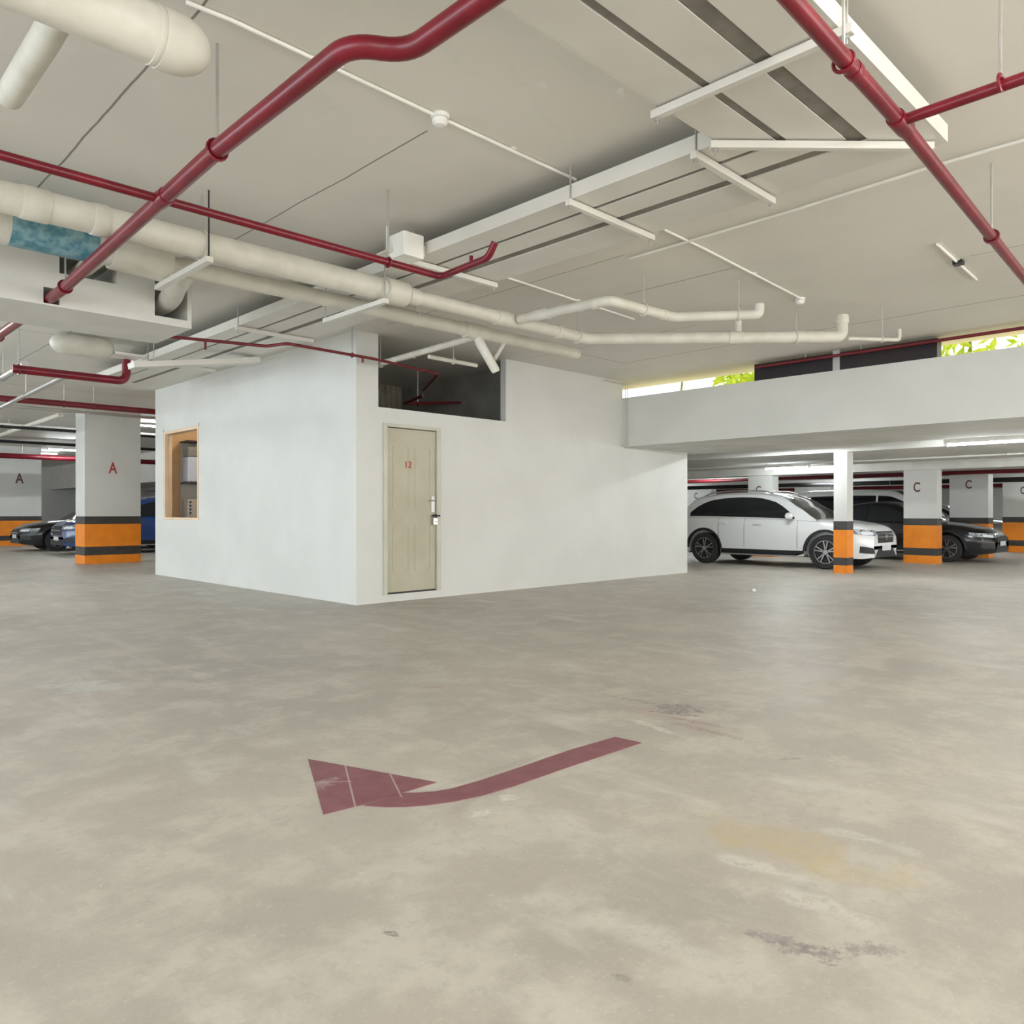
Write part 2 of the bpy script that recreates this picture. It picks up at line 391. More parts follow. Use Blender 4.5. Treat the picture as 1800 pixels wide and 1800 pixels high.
# room block: door wall (front), window wall (left)
X0, X1, Y0, Y1 = 5.56, 13.25, 8.5, 15.42
T = .12
NX0, NX1, NZ = 5.90, 8.24, 2.585      # notch above the door
DX0, DX1, DZ = 5.97, 6.94, 2.38       # door opening
b = MB()
b.box(X0, DX0, Y0, Y0 + T, 0, NZ); b.box(DX0, DX1, Y0, Y0 + T, 0, .10); b.box(DX0, DX1, Y0, Y0 + T, DZ, NZ)
b.box(DX1, 11.15, Y0, Y0 + T, 0, NZ); b.box(X0, NX0, Y0, Y0 + T, NZ, CZ); b.box(NX1, 11.15, Y0, Y0 + T, NZ, CZ)
b.box(11.15, X1, Y0, Y0 + T, 0, 2.37)
struct('wall_front', b, M['white_wall'])
WY0, WY1, WZ0, WZ1 = 13.40, 14.95, 1.06, 2.70
b = MB()
b.box(X0, X0 + T, Y0 + T, WY0, 0, CZ); b.box(X0, X0 + T, WY1, Y1, 0, CZ); b.box(X0, X0 + T, WY0, WY1, 0, WZ0); b.box(X0, X0 + T, WY0, WY1, WZ1, CZ)
struct('wall_left', b, M['white_wall'])
struct('wall_right', MB().box(X1 - T, X1, Y0 + T, Y1, 0, 2.37), M['white_wall'])
struct('wall_back', MB().box(X0 + T, 11.1, Y1 - T, Y1, 0, CZ).box(11.1, X1 - T, Y1 - T, Y1, 0, 2.37), M['peach'])
struct('wall_partition', MB().box(X0 + T, 9, 12.0, 12.1, 0, CZ), M['peach'])
struct('wall_inner', MB().box(8.74, 8.84, Y0 + T, 11.95, 0, CZ), M['dim_wall'])
b = MB(); n = 120
for i in range(n + 1):
    x = X0 + T + .01 + (8.72 - X0 - T - .01) * i / n; y = 11.8 + .025 * math.sin(i * 1.25)
    b.v += [(x, y, .0), (x, y, CZ)]
for i in range(n): b.f.append((2 * i, 2 * i + 2, 2 * i + 3, 2 * i + 1))
struct('wall_corrugated', b, M['corrugated'])
# downstand beam on the left with openings for the pipes
BY0, BY1, BZ = 7.42, 8.33, 2.95
b = MB()
def cols(b, xs, holes):
    for i in range(len(xs) - 1):
        a, c = xs[i], xs[i + 1]; z = BZ
        hs = [h for h in holes if h[0] <= a + 1e-6 and h[1] >= c - 1e-6]
        for h in sorted(hs, key=lambda q: q[2]):
            b.box(a, c, BY0, BY1, z, h[2]); z = h[3]
        if z < CZ - .001: b.box(a, c, BY0, BY1, z, CZ)
H1 = (1.78, 2.34, 3.24, 3.42); H2 = (2.67, 2.97, 3.02, 3.36); H3 = (1.765, 1.885, 2.965, 3.10)
cols(b, [-8, 1.765, 1.78, 1.885, 2.34, 2.67, 2.97, 3.01], [H1, H2, (1.765, 1.885, 2.965, 3.10), (1.78, 1.885, 3.24, 3.42)])
struct('trim_2', b, M['concrete_white'])

# ------------------------------------------------------------------ door
d = tag(thing('door_1', None, None, (DX0, Y0, 0)), 'cream panel door numbered 12 with padlock in the white block wall', kind='structure')
fr = MB()
fr.box(DX0 + .001, DX0 + .06, Y0 - .03, Y0 + .09, .101, DZ - .001).box(DX1 - .07, DX1 - .001, Y0 - .03, Y0 + .09, .101, DZ - .001).box(DX0 + .0605, DX1 - .0705, Y0 - .03, Y0 + .09, DZ - .045, DZ - .001)
fr.build('door_frame', M['ivory_frame'], d, bevel=.003)
LX0, LX1, LZ0, LZ1 = DX0 + .065, DX1 - .078, .125, DZ - .055
lf = MB().box(LX0, LX1, Y0 + .005, Y0 + .045, LZ0, LZ1)
leaf = lf.build('door_leaf', M['cream'], d)
b = MB()
def panel(b, x0, x1, z0, z1, y):
    w = .009
    b.box(x0, x1, y - .005, y, z0, z0 + w).box(x0, x1, y - .005, y, z1 - w, z1).box(x0, x0 + w, y - .005, y, z0, z1).box(x1 - w, x1, y - .005, y, z0, z1)
for (a, c) in ((LX0 + .10, LX0 + .36), (LX1 - .36, LX1 - .10)):
    panel(b, a, c, 1.25, 2.08, Y0 + .005); panel(b, a, c, .40, 1.02, Y0 + .005)
mo = b.build('panel_moulding', M['cream'], d)
MB().box(DX0 + .06, DX1 - .07, Y0 + .01, Y0 + .05, .10, .122).build('door_gap', M['black_plastic'], d)
MB().box(DX1 - .078, DX1 - .0705, Y0 + .012, Y0 + .05, .122, DZ - .05).build('door_gap', M['black_plastic'], d)
t12 = text('12', .125, (6.385, Y0 + .002, 1.84), '-Y', M['letter_red'], d, 'door_number', .001, 1.0)
b = MB().box(LX1 - .075, LX1 - .02, Y0 - .004, Y0 + .005, 1.20, 1.42)
b.tube([(LX1 - .05, Y0 - .004, 1.36), (LX1 - .05, Y0 - .05, 1.36), (LX1 - .14, Y0 - .055, 1.35)], .009, 8)
b.build('door_handle', M['galv'], d, smooth=True)
lk = MB().box(LX1 - .07, LX1 + .0, Y0 - .055, Y0 - .025, 1.02, 1.12).build('padlock', M['brass'], d, bevel=.006)
b = MB().tube(fillet([(LX1 - .058, Y0 - .04, 1.11), (LX1 - .058, Y0 - .04, 1.165), (LX1 - .012, Y0 - .04, 1.165), (LX1 - .012, Y0 - .04, 1.11)], .02), .006, 8)
b.build('padlock_shackle', M['dark_metal'], d, smooth=True)
MB().box(LX1 - .09, LX1 + .06, Y0 - .034, Y0 - .028, 1.135, 1.16).build('hasp', M['dark_metal'], d)
MB().lathe([(0, -.001), (.008, -.001), (.008, .003), (0, .003)], 'y', (LX1 - .035, Y0 - .058, 1.065), 10).build('keyhole', M['black_plastic'], d)

# ------------------------------------------------------------------ window and what stands behind it
w = tag(thing('window_1', None, None, (X0, WY0, WZ0)), 'tall window opening with peach reveal in the white block wall', kind='structure')
b = MB(); e = .05
b.box(X0 - .015, X0 + T, WY0 - .0, WY0 + .035, WZ0, WZ1).box(X0 - .015, X0 + T, WY1 - e, WY1, WZ0, WZ1)
b.box(X0 - .015, X0 + T, WY0 + .035, WY1 - e, WZ0, WZ0 + .04).box(X0 - .015, X0 + T, WY0 + .035, WY1 - e, WZ1 - .05, WZ1)
b.build('window_frame', mat('peach frame', (.80, .60, .40), .5), w, bevel=.003)
b = MB(); b.box(X0 - .02, X0 - .002, WY0 - .03, WY1 + .03, WZ1, WZ1 + .05); b.box(X0 - .02, X0 - .002, WY1, WY1 + .05, WZ0, WZ1 + .05)
b.build('window_trim', M['white_wall'], w)
gm = bpy.data.materials.new('clear pane'); t = NT(gm); t.b.inputs['Transmission Weight'].default_value = 1; t.b.inputs['Roughness'].default_value = 0; t.b.inputs['IOR'].default_value = 1.05
t.color((.97, .98, .98))
MB().box(X0 + .05, X0 + .054, WY0 + .035, WY1 - e, WZ0 + .04, WZ1 - .05).build('window_pane', gm, w)

# second opening on the room's back wall is suggested by shelving: white boxes and an appliance
s = thing('shelf_unit', 'white shelf unit against the peach wall seen through the window', 'shelf', (6.6, 14.9, 0))
b = MB().box(5.97, 7.0, 14.9, 15.28, 1.745, 1.775).box(5.97, 7.0, 14.9, 15.28, 2.545, 2.575).box(6.97, 7.0, 14.9, 15.28, 0, 2.545)
b.build('shelf_boards', M['black_plastic'], s)
MB().box(5.97, 6.97, 15.25, 15.28, .02, 2.54).build('back_panel', M['white_wall'], s)
o = MB().box(5.99, 6.9, 14.93, 15.22, 1.78, 2.26).build('storage_box', mat('pale blue plastic', (.62, .68, .80), .4), None, bevel=.02)
tag(o, 'pale blue storage box on the middle shelf behind the window', 'box')
o = MB().box(6.0, 6.9, 14.95, 15.2, 2.27, 2.46).build('storage_box', M['dim_wall'], None, bevel=.02)
tag(o, 'dark grey carton on top of the pale blue box behind the window', 'box')
s = thing('cabinet', 'beige appliance cabinet with round holes low behind the window', 'cabinet', (6.4, 15.0, 0))
MB().box(5.99, 6.9, 14.92, 15.2, 0, 1.45).build('cabinet_body', M['fridge'], s, bevel=.01)
for i in range(4): MB().lathe([(0, -.004), (.02, -.004), (.02, .004), (0, .004)], 'y', (6.03, 14.916, 1.18 + i * .07), 12).build('hole', M['black_plastic'], s)
s = thing('room_lamp', 'warm ceiling lamp inside the white block room', 'lamp', (6.6, 13.8, CZ))
MB().lathe([(0, 0), (.17, 0), (.17, -.03), (0, -.03)], 'z', (6.6, 13.8, CZ)).build('lamp_base', M['conduit'], s)
MB().lathe([(0, -.10), (.10, -.085), (.15, -.03), (0, -.03)], 'z', (6.6, 13.8, CZ)).build('lamp_diffuser', M['room_bulb'], s, smooth=True)

# ------------------------------------------------------------------ painted arrow
b = MB(); tz = .003
b.prism([(1.93, 3.37), (1.62, 2.71), (1.78, 2.69), (1.98, 2.685), (2.17, 2.68)], .0005, tz)
ar = thing('painted_arrow', 'curved maroon arrow painted on the grey floor, pointing left', 'floor marking', (1.9, 2.8, 0))
b.build('arrow_head', M['arrow'], ar)
up = [(1.985, 2.68), (2.04, 2.63), (2.10, 2.595), (2.17, 2.572), (2.30, 2.562), (2.52, 2.562), (2.94, 2.572), (3.285, 2.552)]
lo = [(3.30, 2.392), (2.75, 2.405), (2.37, 2.405), (2.20, 2.42), (2.08, 2.45), (1.98, 2.495), (1.90, 2.545), (1.84, 2.60), (1.785, 2.68)]
MB().prism(up + lo, .0005, tz).build('arrow_shaft', M['arrow'], ar)
b = MB(); bm_pts = [(10.78, 5.76), (10.83, 5.75), (10.82, 5.80), (10.77, 5.80)]
b.lathe([(0, 0), (.035, .004), (.04, .02), (.02, .045), (0, .05)], 'z', (10.78, 5.76, 0), 7)
tag(b.build('paper_scrap', M['paper']), 'crumpled white scrap lying on the floor before the door wall', 'litter')

# ------------------------------------------------------------------ columns
def column(label, x0, x1, y0, y1, top, face, let=None, lz=1.85, sz=.25, lp=None, lm='letter_dark', bands=(.19, .36, .89, 1.05), m='white_wall'):
    c = thing('concrete_column', label, 'column', ((x0 + x1) / 2, (y0 + y1) / 2, 0), 'striped concrete columns')
    MB().box(x0, x1, y0, y1, 0, top).build('shaft', M[m], c)
    e = .004; z = 0
    for k, zz in enumerate(bands):
        nm, mm = (('orange_stripe', 'orange'), ('black_stripe', 'black'))[k % 2]
        MB().box(x0 - e, x1 + e, y0 - e, y1 + e, z + (0 if k else .001), zz).build(nm, M[mm], c); z = zz
    if let:
        if face == '-Y': text(let, sz, (lp if lp else (x0 + x1) / 2, y0 - .001, lz), '-Y', M[lm], c)
        else: text(let, sz, (x0 - .001, lp if lp else (y0 + y1) / 2, lz), '-X', M[lm], c)
    return c
column('wide white column with a red letter A left of the white block', 5.47, 6.69, 19.5, 20.2, CZ, '-Y', 'A', 2.22, .36, 6.07, 'letter_red', bands=(.20, .40, .92, 1.10))
column('far grey column with a letter A behind the dark car at the left edge', 5.6, 7.55, 32, 32.7, CZ, '-Y', 'A', 2.38, .5, 6.86)
column('slim white striped column in front of the white SUV', 15.17, 15.45, 6.14, 6.40, 2.37, '-X', bands=(.16, .31, .85, 1.02))
column('white column with letter C nearest behind the slim striped column', 19.45, 19.8, 5.83, 6.55, 2.18, '-X', 'C', 1.77, .31, 6.26)
column('white column with letter C second along the right bay', 23.05, 23.5, 5.68, 6.6, 2.2, '-X', 'C', 1.92, .31, 6.14)
column('white column with letter C cut by the right edge', 26.9, 27.4, 4.6, 6.25, 2.2, '-X', 'C', 1.83, .31, 5.72)
column('white column with letter C rising behind the white SUV roof', 19.45, 19.8, 9.85, 10.55, 2.18, '-X', 'C', 1.78, .31, 10.25)
column('pale lilac column with letter C between the SUV and slim column', 27.6, 28.0, 11.75, 13.1, 2.42, '-X', 'C', 1.8, .33, 12.1)
column('distant column with letter C above the rear of the white SUV', 27.6, 28.0, 16.6, 17.9, 2.42, '-X', 'C', 1.85, .33, 17.3)

# ------------------------------------------------------------------ cable trays (three parallel L-shaped runs)
TZ = 3.31
def tray(label, xi, xo, yi, yo, far, inner=False, outer=False):
    g = thing('cable_tray', label, 'cable tray', (xo, yo, TZ), 'cable trays under the slab')
    MB().prism([(xi, yi), (xi, far), (xo, far), (xo, yo), (-3.0, yo), (-3.0, yi)], TZ, TZ + .006).build('tray_bottom', M['tray'], g)
    h = .10; k = .012
    if inner: MB().box(xi - k, xi - .0005, yi + .001, far, TZ, TZ + h).box(-3.0, xi - k, yi + .001, yi + k, TZ, TZ + h).build('inner_lip', M['tray'], g)
    if outer: MB().box(xo + .0005, xo + k, yo - k, far, TZ, TZ + h).box(-3.0, xo, yo - k, yo - .0005, TZ, TZ + h).build('outer_lip', M['tray'], g)
    return g
tray('innermost cable tray, its bright lip edge facing the left', 3.956, 4.165, 2.32, 2.085, 13.5, inner=True)
tray('middle cable tray between two dark gaps', 4.205, 4.43, 2.035, 1.80, 13.5)
tray('outermost cable tray with the white lit lip beside the red pipe', 4.52, 4.86, 1.71, 1.415, 13.5, outer=True)
for a, b_, l in ((4.168, 4.202, 'dark strip for the shade in the narrow gap of the trays'), (4.433, 4.517, 'dark strip for the shade in the wide gap of the trays')):  # dark strips close the tray gaps so they look shaded
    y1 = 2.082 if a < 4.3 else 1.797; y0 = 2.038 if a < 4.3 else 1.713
    tag(MB().prism([(a, y1), (a, 13.4), (b_, 13.4), (b_, y0), (-3, y0), (-3, y1)], TZ + .008, TZ + .03).build('gap_shade', M['cable']), l, 'shade strip')
tag(MB().tube([(-3, 1.745, TZ + .03), (4.46, 1.745, TZ + .03)], .011, 8).build('electrical_conduit', M['conduit'], smooth=True), 'thin white conduit glinting in the wide gap of the near trays', 'conduit')
def strut(label, a, b, z=TZ - .03, rods=True):
    g = thing('tray_support', label, 'bracket', (a[0], a[1], z), 'steel channels carrying the cable trays')
    MB().bar((a[0], a[1], z), (b[0], b[1], z), .042, .042).build('channel', M['tray'], g, bevel=.003)
    if rods:
        d = (Vector((*b, 0)) - Vector((*a, 0))).normalized()
        for p, q in ((a, 1), (b, -1)):
            x, y = p[0] + d.x * .03 * q, p[1] + d.y * .03 * q
            MB().tube([(x, y, z - .06), (x, y, CZ)], .006, 6).build('hanger_rod', M['galv'], g)
            MB().lathe([(0, 0), (.014, 0), (.014, .012), (0, .012)], 'z', (x, y, z - .036), 6).build('nut', M['galv'], g)
    return g
for y, l in [(2.47, 'nearest channel crossing the long trays, just past their corner'), (3.44, 'second channel across the long trays, where the thin conduit meets them'),
             (5.17, 'channel across the long trays beside the small junction box'), (8.42, 'channel across the long trays beyond the big white pipe'), (11.2, 'farthest channel across the long trays near the block')]:
    strut(l, (3.91, y), (4.89, y))
strut('channel across the near trays, its end lit by the red pipe', (3.38, 2.38), (3.38, 1.34))
strut('diagonal channel under the tray corner', (3.88, 2.34), (4.80, 1.46))
strut('channel across the near trays, close above the viewpoint', (1.6, 2.38), (1.6, 1.34))
g = thing('junction_box', 'small white box standing on the tray edge above the red pipe bend', 'junction box', (3.84, 5.08, 3.25))
MB().box(3.70, 3.90, 4.98, 5.18, 3.25, 3.44).build('box_body', M['conduit'], g, bevel=.006)
MB().box(3.90, 3.943, 5.02, 5.12, 3.29, 3.38).build('box_neck', M['tray'], g)
for x, y in ((3.72, 5.24), (3.66, 5.14)): MB().tube([(x, y, 3.30), (x, y, CZ)], .006, 6).build('hanger_rod', M['conduit'], g)
MB().box(3.64, 3.76, 5.12, 5.27, 3.295, 3.305).build('box_bracket', M['tray'], g)

# ------------------------------------------------------------------ red fire pipes
pipe('fire_pipe', 'large red pipe with a double bend crossing the upper left ceiling', 'pipe',
     [(1.845, -2, 3.01), (1.845, 2.46, 3.01), (1.655, 2.575, 3.01), (1.665, 3.8, 3.01), (1.815, 7.1, 3.01), (1.825, 11.0, 3.01)], .043, M['red'], bend=.10, seg=24,
     rods=[(1.808, 6.95, 3.01), (1.665, 3.79, 3.01), (1.825, 9.4, 3.01)], rings=[((1.70, 4.60, 3.01), (0, .14, 0), .050)])
pipe('fire_pipe', 'thin red pipe running across the left ceiling and hooking up by the white box', 'pipe',
     [(-3, 4.60, 3.01), (3.79, 4.63, 3.01), (3.76, 4.06, 3.015), (3.76, 3.99, 3.11)], .026, M['red'], bend=.06, rods=[(3.3, 4.63, 3.01), (.2, 4.61, 3.01)],
     studs=[((3.775, 4.26, 3.01), (3.775, 4.26, 3.08), .014)])
pipe('fire_pipe', 'red pipe beside the lit tray in the upper right', 'pipe',
     [(-2, 1.13, 3.05), (3.88, 1.325, 3.05), (7.2, 1.52, 3.05), (10.9, 1.72, 3.05)], .034, M['red'], seg=20,
     rods=[(3.2, 1.31, 3.05), (5.94, 1.445, 3.05), (8.2, 1.57, 3.05)], rings=[((3.90, 1.327, 3.05), (.16, .005, 0), .043), ((3.3, 1.306, 3.05), (.05, .002, 0), .038)])
pipe('fire_pipe', 'short red branch leaving the upper right pipe toward the right edge', 'pipe', [(3.88, 1.30, 3.05), (3.80, -3, 3.05)], .026, M['red'], rods=[(3.84, .9, 3.05)])
pipe('fire_pipe', 'thin dark red pipe entering the opening above the door', 'pipe',
     [(3.0, 8.70, 3.11), (4.22, 8.30, 3.10), (4.32, 8.0, 3.10), (5.55, 8.05, 3.1), (6.75, 8.3, 3.1), (7.5, 9.6, 3.1)], .018, M['darkred'], bend=.05,
     rods=[(5.2, 8.04, 3.1)], studs=[((5.35, 8.04, 3.1), (5.35, 8.04, 3.03), .014), ((3.6, 8.5, 3.1), (3.6, 8.5, 3.0), .014)])
pipe('fire_pipe', 'thick red pipe with an upturned elbow above the letter A column', 'pipe',
     [(2.35, 11.33, 3.0), (3.70, 11.33, 3.0), (3.70, 11.33, 3.30)], .055, M['red'], bend=.12, rods=[(2.42, 11.33, 3.0)])
pipe('fire_pipe', 'long red pipe disappearing behind the left end of the white block', 'pipe', [(-3, 15.85, 3.18), (8.5, 15.85, 3.18)], .055, M['darkred'], rods=[(4.1, 15.85, 3.18), (4.6, 15.85, 3.18)])
pipe('fire_pipe', 'far red pipe crossing above the parked cars at the left', 'pipe', [(-4, 29, 3.0), (11.1, 29, 3.0)], .085, M['red'], rods=[(6.3, 29, 3.0)])
pipe('fire_pipe', 'short red pipe at the left edge behind the downstand beam', 'pipe', [(.2, 9.9, 3.12), (1.55, 9.9, 3.12)], .05, M['red'])
# sprinkler line inside the room opening
pipe('fire_pipe', 'dark red pipe angled inside the opening above the door', 'pipe', [(7.5, 9.6, 3.02), (7.65, 10.3, 2.98), (8.7, 10.1, 3.08)], .022, M['darkred'], bend=.04, rods=[(7.9, 10.25, 2.99)])

# ------------------------------------------------------------------ white drain pipes
PZ = 3.17
pipe('drain_pipe', 'big white pipe spanning the ceiling from the left edge to the middle', 'pipe',
     [(-3, 5.68, PZ), (4.17, 5.68, PZ)], .10, M['duct'], seg=28, rings=[((1.30, 5.68, PZ), (.16, 0, 0), .107), ((1.68, 5.68, PZ), (.10, 0, 0), .107), ((4.12, 5.68, PZ), (.22, 0, 0), .112)],
     rods=[(2.38, 5.68, PZ), (4.0, 5.68, PZ)])
pipe('drain_pipe', 'white pipe carrying the big one on to the right with a diagonal end', 'pipe',
     [(4.18, 5.68, PZ), (6.78, 5.68, PZ), (8.75, 3.60, PZ), (8.75, 3.60, 3.41)], .066, M['duct'], bend=.08, seg=24,
     rings=[((4.32, 5.68, PZ), (.12, 0, 0), .078), ((5.5, 5.68, PZ), (.28, 0, 0), .078), ((6.3, 5.68, PZ), (.07, 0, 0), .075), ((7.93, 4.46, PZ), (.10, -.105, 0), .074), ((8.75, 3.60, 3.36), (0, 0, .08), .075)],
     studs=[((7.95, 4.44, PZ + .05), (7.95, 4.44, 3.44), .042)], rods=[(6.62, 5.68, PZ), (8.4, 3.97, PZ)])
pipe('drain_pipe', 'white branch pipe with two bends above the parapet side', 'pipe',
     [(5.60, 5.58, PZ), (5.70, 4.50, PZ), (6.66, 4.44, PZ), (7.17, 3.77, PZ), (7.17, 3.77, 3.27)], .05, M['duct'], bend=.07, seg=20,
     rings=[((5.63, 5.30, PZ), (.018, -.2, 0), .059), ((5.69, 4.66, PZ), (.008, -.06, 0), .057), ((6.5, 4.45, PZ), (.06, -.004, 0), .056)], rods=[(6.2, 4.47, PZ), (7.05, 3.93, PZ)])
pipe('drain_pipe', 'thin white pipe trailing on from the diagonal elbow', 'pipe', [(8.80, 3.55, 3.15), (9.28, 3.17, 3.15), (9.28, 3.17, 3.27)], .022, M['duct'], bend=.04, rods=[(9.12, 3.30, 3.15)])
P2Z = 3.21
pipe('drain_pipe', 'second white pipe tucked behind the big one, with a drop into the door opening', 'pipe',
     [(2.3, 6.4, P2Z - .01), (7.45, 6.4, P2Z - .01)], .072, M['duct'], seg=24, rings=[((5.72, 6.4, P2Z - .01), (.3, 0, 0), .085)], rods=[(4.9, 6.4, P2Z)])
tag(MB().tube([(5.75, 6.4, 3.2), (5.78, 6.38, 3.08), (5.94, 6.3, 2.79), (5.95, 6.295, 2.765)], 0, 16, radii=[.052, .052, .05, .04]).build('drain_pipe', M['duct'], smooth=True), 'short slanting white drop pipe with a capped end above the door', 'pipe')
tag(MB().tube([(6.2, 6.40, 3.17), (6.0, 6.37, 2.93)], .022, 12).build('drain_pipe', M['duct'], smooth=True), 'thin slanting white pipe just right of the capped drop', 'pipe')
g = thing('air_duct', 'wide white duct wrapped in blue green film at the left edge', 'duct', (.5, 6.4, 3.2))
MB().tube([(-3, 6.4, 3.24), (2.05, 6.4, 3.24)], .15, 24).build('duct_body', M['duct'], g, smooth=True, angle=60)
b = MB(); n = 14
for i in range(n + 1):
    a = math.radians(-150 + i * 110 / n)
    for x in (1.42, 1.55, 1.75, 1.98): b.v.append((x + .03 * math.sin(i * 1.3), 6.4 + .156 * math.cos(a), 3.24 + .156 * math.sin(a)))
for i in range(n):
    for j in range(3): b.f.append((i * 4 + j, i * 4 + j + 1, i * 4 + j + 5, i * 4 + j + 4))
MB().tube([(1.30, 6.4, 3.24), (1.86, 6.4, 3.24)], .153, 24).build('film_wrap', M['tape'], g, smooth=True, angle=60)
MB().tube([(1.98, 6.4, 3.24), (2.4, 6.4, 3.22)], 0, 24, radii=[.17, .17]).build('duct_collar', M['duct'], g, smooth=True, angle=50)
pipe('drain_pipe', 'stubby white pipe bending into the wide hole of the downstand beam', 'pipe', [(2.08, 6.42, 3.27), (2.08, 6.95, 3.335), (2.12, 8.2, 3.335)], .07, M['duct'], bend=.1)
pipe('drain_pipe', 'white pipe pushed through the square hole of the downstand beam', 'pipe', [(2.58, 6.45, 3.22), (2.68, 6.95, 3.2), (2.82, 7.45, 3.19), (2.82, 8.3, 3.19)], .095, M['duct'], bend=.2)
g = thing('pipe_support', 'steel channel under both white pipes beside the film wrap', 'bracket', (2.38, 5.6, 3.03))
MB().bar((2.38, 5.54, 3.035), (2.38, 6.55, 3.035), .05, .04).build('channel', M['tray'], g)
MB().tube([(2.38, 5.56, 3.03), (2.38, 5.56, CZ)], .006, 6).build('hanger_rod', M['dark_metal'], g)
MB().tube([(2.38, 6.53, 3.03), (2.38, 6.53, CZ)], .006, 6).build('hanger_rod', M['dark_metal'], g)
g = thing('pipe_support', 'steel channel under both white pipes at the pipe joint', 'bracket', (3.93, 5.6, 3.03))
MB().bar((3.93, 5.54, 3.03), (3.93, 6.55, 3.03), .05, .04).build('channel', M['tray'], g)
for y in (5.56, 6.53): MB().tube([(3.925, y, 3.03), (3.925, y, CZ)], .006, 6).build('hanger_rod', M['galv'], g)
pipe('drain_pipe', 'thickest white pipe in the top left corner with a rounded capped end', 'pipe',
     [(-2, 3.30, 3.16), (1.30, 3.30, 3.16)], .115, M['duct'], seg=32, rings=[((1.18, 3.30, 3.16), (.02, 0, 0), .118)])
g = bpy.data.objects[[o.name for o in bpy.data.objects if o.get('label', '').startswith('thickest white')][0]]
MB().tube([(1.20 + .21 * t, 3.30, 3.16) for t in (0, .3, .55, .75, .88, .96, 1)], 0, 32, radii=[.121 * math.sqrt(max(0, 1 - max(0, (t - .3) / .72) ** 2)) for t in (0, .3, .55, .75, .88, .96, 1)]).build('end_cap', M['duct'], g, smooth=True, angle=70)
MB().tube([(1.1, 3.30, 3.16), (1.1, 3.30, CZ)], .006, 6).build('hanger_rod', M['galv'], g)
pipe('drain_pipe', 'short white branch dropping left from the thickest corner pipe', 'pipe', [(.88, 3.38, 3.20), (.90, 3.75, 3.22), (.90, 4.4, 3.22)], .06, M['duct'], bend=.06)
# pipes on the far left under the slab
for k, (pts, r, m, l) in enumerate([
    ([(3.10, 11.85, 3.07), (3.24, 18.0, 3.07)], .035, 'galv', 'silver pipe passing under the thick red elbow pipe'),
    ([(2.55, 11.6, 3.12), (2.62, 15.0, 3.12)], .045, 'galv', 'wider silver pipe at the left edge below the thick red pipe'),
    ([(-3, 20.2, 3.1), (11.0, 20.2, 3.1)], .035, 'dark_metal', 'dark pipe crossing behind the letter A column'),
    ([(-3, 24.4, 3.1), (11.0, 24.4, 3.1)], .04, 'dark_metal', 'dark pipe crossing above the blue car'),
    ([(-3, 17.5, 3.25), (11.0, 17.5, 3.25)], .03, 'galv', 'grey pipe crossing just in front of the letter A column'),
    ([(-3, 22.3, 3.34), (11.0, 22.3, 3.34)], .05, 'conduit', 'pale pipe crossing behind the letter A column'),
    ([(4.55, 17.8, 3.2), (4.75, 30, 3.2)], .05, 'duct', 'white insulated pipe running away left of the letter A column')]):
    rods = [(pts[0][0] * .6 + pts[1][0] * .4, pts[0][1] * .6 + pts[1][1] * .4, pts[0][2])]
    pipe('service_pipe', l, 'pipe', pts, r, M[m], rods=rods if r > .02 else ())
g = thing('air_duct', 'rounded white duct hanging behind the downstand beam over the red elbow', 'duct', (3.2, 11.33, 3.3))
MB().tube([(2.75, 11.25, 3.39), (2.78, 11.25, 3.39), (2.84, 11.25, 3.39), (2.95, 11.25, 3.385), (3.35, 11.25, 3.385), (3.45, 11.25, 3.39), (3.49, 11.25, 3.39), (3.50, 11.25, 3.39)], 0, 24, radii=[.03, .08, .12, .14, .14, .12, .08, .04]).build('duct_body', M['duct'], g, smooth=True)
MB().box(3.50, 3.88, 11.15, 11.5, 3.33, 3.36).build('duct_flap', M['conduit'], g)
MB().tube([(3.1, 11.25, 3.45), (3.1, 11.25, CZ)], .006, 6).build('hanger_rod', M['galv'], g)
g = thing('air_duct', 'flat white duct sloping toward the block wall under the trays', 'duct', (4.2, 9.9, 3.2))
b = MB().bar((3.30, 9.95, 2.98), (4.92, 9.95, 3.26), .22, .07); b.build('duct_body', M['tray'], g, bevel=.004)
for x, z in ((3.6, 3.05), (4.88, 3.27)): MB().tube([(x, 10.04, z), (x, 10.04, CZ)], .006, 6).build('hanger_rod', M['galv'], g)

# inside the opening above the door
for pts, r, m, l in [([(5.82, 6.50, 3.17), (5.95, 8.3, 3.17), (6.12, 10.6, 3.17)], .038, 'duct', 'pale pipe leading from the capped drop back into the opening above the door'),
                     ([(5.92, 7.46, 3.10), (6.72, 7.48, 3.10)], .026, 'duct', 'thin pale pipe branching right in front of the opening above the door'),
                     ([(6.1, 9.0, 3.4), (6.1, 11.6, 3.4)], .015, 'duct', 'narrow conduit high at the left inside the door opening'),
                     ([(6.8, 8.9, 3.42), (6.8, 11.6, 3.42)], .02, 'duct', 'second narrow conduit high inside the door opening')]:
    pipe('service_pipe', l, 'pipe', pts, r, M[m], rods=[tuple((a + c) / 2 for a, c in zip(pts[0], pts[-1]))])

